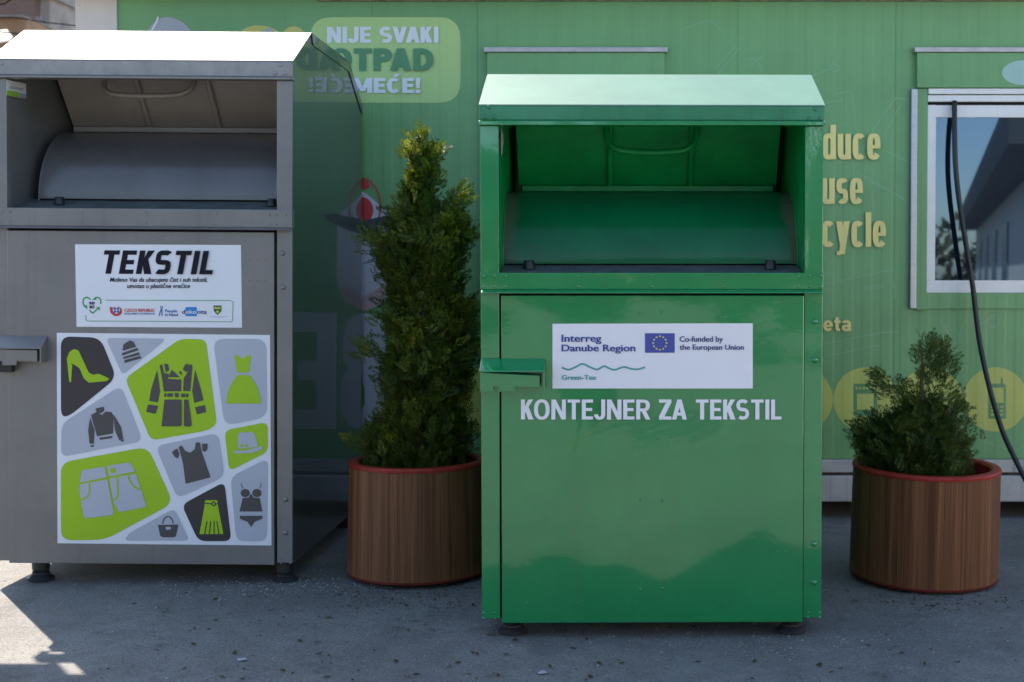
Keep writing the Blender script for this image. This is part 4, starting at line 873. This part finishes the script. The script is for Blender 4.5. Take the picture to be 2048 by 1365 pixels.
mb = MB(); mb.prism([(base.x + .5, base.y - .5, top), (end.x + .35, end.y + .3, top), (end.x - 9, end.y + 2, top), (base.x - 9.2, base.y + 1.6, top)], (0, 0, .45)); mb.build('roof', M_roofg, fb)
q = lambda px, py, off=-.05: world_at(px, py, BY + off)
for a, b_ in ((53, 75), (8, 30)):
    A = q(a, 36); B = q(b_, 9); yA = BY + (A.x - base.x) / vA.x * vA.y
    mb = MB(); mb.box(A.x, yA - .30, A.z, B.x, yA - .12, B.z); wf = mb.build('window', M_wing, fb)
    mb = MB(); mb.box(A.x - .12, yA - .36, A.z - .12, B.x + .12, yA - .31, A.z); mb.build('sill', M_plast, wf)
mb = MB(); mb.box(q(36, 38).x, BY - 2.2, 0, q(118, 38).x, BY - .6, q(60, 37, -2.2).z); tag(mb.build('brick_annex', M_brk, None), 'low ochre annex in front of the old far building', 'building')
an = bpy.data.objects['brick_annex']
mb = MB(); mb.box(q(34, 38).x, BY - 2.5, q(60, 37, -2.2).z, q(120, 38).x, BY - .5, q(60, 35, -2.2).z); mb.build('roof', M_roofg, an)
bt = empty('brick_tower', (0, 0, 0)); tag(bt, 'tan brick tower at the far upper left corner', 'building')
mb = MB(); mb.box(q(4, 38).x, BY - 5, 0, q(35, 38).x, BY - 3, q(20, 12, -5).z); mb.build('wall', M_brk, bt)
mb = MB(); mb.box(q(1, 38).x, BY - 5.2, q(20, 12, -5).z, q(37, 38).x, BY - 2.9, q(20, 8, -5).z); mb.build('roof', M_roofg, bt)
mb = MB(); mb.prism([tuple(world_at(-60, 74, 22)), tuple(world_at(8, 66, 22)), tuple(world_at(20, 82, 21)), tuple(world_at(-60, 96, 21))], (0, .1, .08)); tag(mb.build('awning', mat('white_tarp', (.25, .25, .26), .8), None), 'pale tarpaulin awning just behind the grey bin roof', 'awning')
M_cable = mat('cable_black', (.01, .01, .01), .95, spec=.05)
for (pts_, r_, lb) in (([(-80, 42), (10, 35), (40, 37), (90, 45), (152, 52), (240, 66)], .014, 'thin dark cable sagging across the far buildings'), ([(-60, 18), (0, 9), (15, 4), (60, -30)], .02, 'dark cable leaving at the top left corner'), ([(-60, 50), (0, 64), (40, 69), (120, 90)], .016, 'dark cable just above the grey bin roof')):
    mb = MB(); mb.tube(smooth_line([tuple(world_at(a, b_, 18)) for a, b_ in pts_], 5), r_ * .6, 6); tag(mb.build('overhead_cable', M_cable, None, smooth=True), lb, 'cable', 'overhead cables at the upper left')

# ------------------------------------------------------------------ litter on the ground
rl = random.Random(5); M_litter = leaf_mat('dry_litter', (.05, .028, .014), (.11, .06, .025), (.05, .085, .02)); mb = MB()
def gp_at(px, py): d = ray(px, py); k = -EYE / d.z; return Vector((0, 0, EYE)) + d * k
def flake(x, y, s, z=.004):
    a = rl.uniform(0, 6.28); c, s_ = math.cos(a), math.sin(a); l, w_ = s, s * rl.uniform(.18, .5); t = rl.uniform(0, .4) * s
    pts_ = [(-l, 0, 0), (-l * .2, -w_, t), (l, 0, t * .5), (0, w_, 0)]
    mb.add([(x + u * c - v * s_, y + u * s_ + v * c, z + h_) for u, v, h_ in pts_], [(0, 1, 2, 3)])
for i in range(1700):
    u = rl.random()
    if u < .45: px, py = rl.gauss(820, 120), rl.gauss(1192, 18)
    elif u < .72: px, py = rl.gauss(1850, 110), rl.gauss(1200, 16)
    else: px, py = rl.uniform(150, 2048), rl.uniform(1170, 1365)
    if py < 1110: continue
    v = gp_at(px, py); flake(v.x, v.y, rl.choice((.003, .004, .006, .008)) * rl.uniform(.7, 1.4))
for i in range(110):
    px, py = rl.uniform(300, 2048), rl.uniform(1200, 1365); v = gp_at(px, py); flake(v.x, v.y, rl.uniform(.008, .020))
lit = mb.build('leaf_litter', M_litter, None, fix=False); tag(lit, 'scattered dry leaf flakes and thuja scales on the asphalt', 'litter', kind='stuff')
mb = MB()
for i in range(1200):
    u = rl.random()
    if u < .6: px, py = rl.gauss(560, 160), rl.gauss(1172, 14)
    elif u < .8: px, py = rl.gauss(1500, 260), rl.gauss(1282, 14)
    else: px, py = rl.uniform(0, 2048), rl.uniform(1150, 1365)
    v = gp_at(px, py); s = rl.choice((.001, .0014, .0018, .0024, .0036)) * rl.uniform(.7, 1.3)
    ring_ = [(v.x + s * math.cos(a) * rl.uniform(.7, 1.2), v.y + s * math.sin(a) * rl.uniform(.7, 1.2), .0005) for a in (0, 1.05, 2.1, 3.14, 4.2, 5.2)]
    mb.add(ring_ + [(v.x, v.y, .0005 + s * .9)], [(k, (k + 1) % 6, 6) for k in range(6)])
tag(mb.build('grit', mat('pale_grit', (.34, .33, .31), .8, var=.3, vscale=200), None, fix=False), 'pale grit lying along the foot of the bins', 'grit', kind='stuff')
def scrap(px, py, s, label):
    v = gp_at(px, py); mb = MB(); k = 9; rng_ = [rl.uniform(.7, 1.15) for _ in range(k)]
    outer = [(v.x + s * rng_[i] * math.cos(6.283 * i / k), v.y + s * .9 * rng_[i] * math.sin(6.283 * i / k), .003 + rl.uniform(0, .003)) for i in range(k)]
    mid = [(v.x + s * .5 * rng_[i] * math.cos(6.283 * i / k), v.y + s * .5 * rng_[i] * math.sin(6.283 * i / k), .004 + rl.uniform(0, .005)) for i in range(k)]
    mb.add(outer + mid + [(v.x, v.y, .006)], [(i, (i + 1) % k, k + (i + 1) % k, k + i) for i in range(k)] + [(k + i, k + (i + 1) % k, 2 * k) for i in range(k)])
    tag(mb.build('paper_scrap', mat('scrap_paper', (.33, .36, .40), .7, var=.2, vscale=80), None, fix=False), label, 'litter', 'paper scraps on the asphalt')
scrap(484, 1322, .017, 'crumpled white paper scrap on asphalt left of centre'); scrap(1086, 1348, .018, 'flat pale paper scrap on asphalt before the green bin')

# ------------------------------------------------------------------ what stands across the yard (seen only in reflections; one added shadow caster)
def lowhouse():
    a, b_ = Vector((9.3, -21, 0)), Vector((4.02, .6, 0)); d = (b_ - a).normalized(); nrm = Vector((d.y, -d.x, 0)); nrm = nrm if nrm.x > 0 else -nrm
    oc = empty('site_building', tuple(a)); tag(oc, 'long low white building with dark roof across the yard mirrored in the window', 'building')
    L = (b_ - a).length; Q = lambda u, v, z: tuple(d * u + nrm * v + Vector((0, 0, z)))
    def bx(u0, u1, v0, v1, z0, z1):
        mb = MB(); mb.prism([Q(u0, v0, z0), Q(u1, v0, z0), Q(u1, v1, z0), Q(u0, v1, z0)], (0, 0, z1 - z0)); return mb
    bx(0, L, 0, 5, 0, 2.4).build('wall', mat('building_white', (.78, .75, .70), .6), oc)
    bx(-.5, L + .5, -.45, 5.5, 2.402, 2.85).build('roof', mat('building_roof', (.05, .055, .06), .6), oc)
    for u in (3, 6.5, 10, 13.5):
        bx(u, u + 1.4, -.03, -.002, .9, 2.0).build('window', M_wing, oc)
lowhouse()
rl2 = random.Random(2)
def hedge(name, x0, x1, y, hf, n, label, s0, s1):
    hb = MB()
    for i in range(n):
        x = rl2.uniform(x0, x1); yy = y + rl2.gauss(0, .8); z = rl2.uniform(0, 1) ** .85 * hf(x); s = rl2.uniform(s0, s1)
        a = Vector((rl2.gauss(0, 1), rl2.gauss(0, 1), rl2.gauss(0, 1))).normalized(); b_ = a.orthogonal().normalized(); p0 = Vector((x, yy, z))
        hb.add([p0 - a * s, p0 + b_ * s * .5, p0 + a * s, p0 - b_ * s * .5], [(0, 1, 2, 3)])
    return tag(hb.build(name, leaf_mat(name + '_leaf', (.05, .05, .02), (.09, .085, .03), (.07, .10, .03)), None, fix=False), label, name, kind='stuff')
hedge('hedge', 6, 26, -26, lambda x: 1.8 + .7 * math.sin(x * .8) + .5 * math.sin(x * 2.1 + 1), 2600, 'brownish low hedge far across the yard', .10, .26)
hedge('thicket', -34, 6.5, -24, lambda x: 5.6 + .7 * math.sin(x * .7) + .4 * math.sin(x * 1.9 + 1), 15000, 'dark green thicket of trees far across the yard', .18, .40)

# made-up slatted board, unseen at the left, shaped to cast the toothed ground shadow
M_plank = mat('grey_plank', (.25, .20, .15), .8, var=.3, vscale=6, stretch=(1, 1, 14))
sb = empty('shadow_caster_board', (-3.6, 5.4, 0)); tag(sb, 'unseen slatted board added left of the grey bin to cast a toothed shadow', 'board')
mb = MB(); mb.box(-.65, -.02, 1.905, .80, .02, 2.55); mb.build('board', M_plank, sb)
mb = MB(); mb.box(-.65, -.021, 1.79, .66, .021, 1.86); mb.build('slat', M_plank, sb)
mb = MB(); mb.box(.63, -.02, 1.67, .77, .02, 1.735); mb.build('slat', M_plank, sb)
mb = MB(); mb.box(.632, .0205, 1.66, .652, .04, 2.1); mb.build('hanger', M_plank, sb)
for x in (-.55, .2):
    mb = MB(); mb.box(x, .022, 0, x + .09, .11, 2.6); mb.build('post', M_plank, sb)

# the photographer, mirrored in the green door
def skin(name, m, parent, verts, edges, radii, sub=2):
    me = bpy.data.meshes.new(name); me.from_pydata(verts, edges, []); me.materials.append(m)
    o = bpy.data.objects.new(name, me); COL.objects.link(o); o.parent = parent
    bm = bmesh.new(); bm.from_mesh(me); bm.verts.layers.skin.verify(); bm.to_mesh(me); bm.free()
    sk = o.modifiers.new('skin', 'SKIN'); ss = o.modifiers.new('sub', 'SUBSURF'); ss.levels = ss.render_levels = sub
    for i, r in enumerate(radii):
        me.skin_vertices[0].data[i].radius = (r, r) if not isinstance(r, tuple) else r
        me.skin_vertices[0].data[i].use_root = (i == 0)
    for p_ in me.polygons: p_.use_smooth = True
    return o
M_skin = mat('skin', (.45, .27, .19), .5, var=.05); M_jacket = mat('dark_jacket', (.02, .024, .03), .8, var=.2); M_jeans = mat('dark_jeans', (.025, .03, .045), .85, var=.2); M_shoe = mat('ochre_shoe', (.22, .16, .03), .6); M_hair = mat('dark_hair', (.02, .013, .01), .6)
pr = empty('person', (-.20, -.42, 0)); tag(pr, 'person in dark jacket and jeans holding a camera at chest height', 'person')
V = []; E_ = []; Rr = []
def node(p, r, par=None):
    V.append(p); Rr.append(r); i = len(V) - 1
    if par is not None: E_.append((par, i))
    return i
def legs_():
    global V, E_, Rr
    V, E_, Rr = [], [], []; hip = node((0, 0, .90), (.15, .11)); node((0, 0, 1.0), (.145, .10), hip)
    for s in (-1, 1):
        a = node((s * .09, 0, .84), .085, hip); k = node((s * .11, .03, .48), .062, a); f = node((s * .12, -.01, .11), .050, k)
    return V, E_, Rr
skin('trousers', M_jeans, pr, *legs_())
V, E_, Rr = [], [], []
c0_ = node((0, 0, .96), (.155, .11)); c1_ = node((0, 0, 1.15), (.16, .11), c0_); c2_ = node((0, .0, 1.34), (.165, .11), c1_); nk = node((0, .015, 1.45), .065, c2_)
hands = []
for s in (-1, 1):
    sh = node((s * .19, 0, 1.40), .06, c2_); el = node((s * .25 + .03, .08, 1.14), .047, sh); wr = node((s * .075 + .2, .25, 1.20), .034, el); hands.append((s, V[wr]))
skin('jacket', M_jacket, pr, V, E_, Rr)
V, E_, Rr = [], [], []; h0 = node((0, 0, 1.0), (.165, .125)); h1 = node((0, 0, .75), (.18, .14), h0); h2 = node((0, .0, .42), (.19, .15), h1)
skin('coat_skirt', M_jacket, pr, V, E_, Rr)
V, E_, Rr = [], [], []
n0 = node((0, .015, 1.43), .05); n1 = node((0, .025, 1.52), .052, n0); n2 = node((0, .045, 1.585), (.070, .082), n1); n3 = node((0, .04, 1.66), (.075, .092), n2); n4 = node((0, .035, 1.72), (.055, .065), n3)
n5 = node((0, .125, 1.585), .014, n2); n6 = node((.078, .03, 1.60), .016, n2); n7 = node((-.078, .03, 1.60), .016, n2)
hd = skin('head', M_skin, pr, V, E_, Rr)
V, E_, Rr = [], [], []
a0 = node((0, .015, 1.70), (.082, .09)); a1 = node((0, .0, 1.76), (.06, .07), a0); a2 = node((0, -.03, 1.63), (.075, .07), a0)
skin('hair', M_hair, pr, V, E_, Rr)
for s, wp_ in hands:
    V, E_, Rr = [], [], []; w0 = node(wp_, .026); pm = node((wp_[0] - s * .012, wp_[1] + .045, wp_[2] + .004), (.036, .016), w0)
    skin('palm', M_skin, pr, V, E_, Rr)
    for k in range(4):
        V, E_, Rr = [], [], []; l = (.9, 1.0, .96, .8)[k]; zz_ = wp_[2] + .028 - .019 * k
        f0 = node((wp_[0] - s * .006, wp_[1] + .06, zz_), .009); f1 = node((wp_[0] - s * .02, wp_[1] + .06 + .036 * l, zz_ - .004), .0085, f0); f2 = node((wp_[0] - s * .042, wp_[1] + .06 + .046 * l, zz_ - .007), .008, f1); f3 = node((wp_[0] - s * .060, wp_[1] + .06 + .036 * l, zz_ - .009), .007, f2)
        skin('finger', M_skin, pr, V, E_, Rr, 1)
    V, E_, Rr = [], [], []; t0 = node((wp_[0] - s * .018, wp_[1] + .022, wp_[2] + .02), .011); t1 = node((wp_[0] - s * .038, wp_[1] + .040, wp_[2] + .040), .010, t0); t2 = node((wp_[0] - s * .058, wp_[1] + .055, wp_[2] + .048), .0085, t1)
    skin('thumb', M_skin, pr, V, E_, Rr, 1)
for s in (-1, 1):
    V, E_, Rr = [], [], []; a0 = node((s * .12, -.05, .055), (.042, .048)); a1 = node((s * .125, .05, .045), (.042, .040), a0); a2 = node((s * .135, .17, .035), (.038, .03), a1); a3 = node((s * .12, -.02, .11), .048, a0)
    skin('shoe', M_shoe, pr, V, E_, Rr)
pc = empty('photo_camera', (0, -.115, 1.215)); tag(pc, 'black photo camera held at chest height by the person', 'camera')
mb = MB(); mb.box(-.065, -.055, -.045, .065, -.02, .045); mb.box(-.025, -.05, .0455, .025, -.022, .065); mb.build('camera_body', M_black, pc, bevel=.006)
mb = MB(); mb.tube([(0, -.019, 0), (0, .03, 0)], .034, 24); mb.build('camera_lens', M_black, pc, smooth='auto')
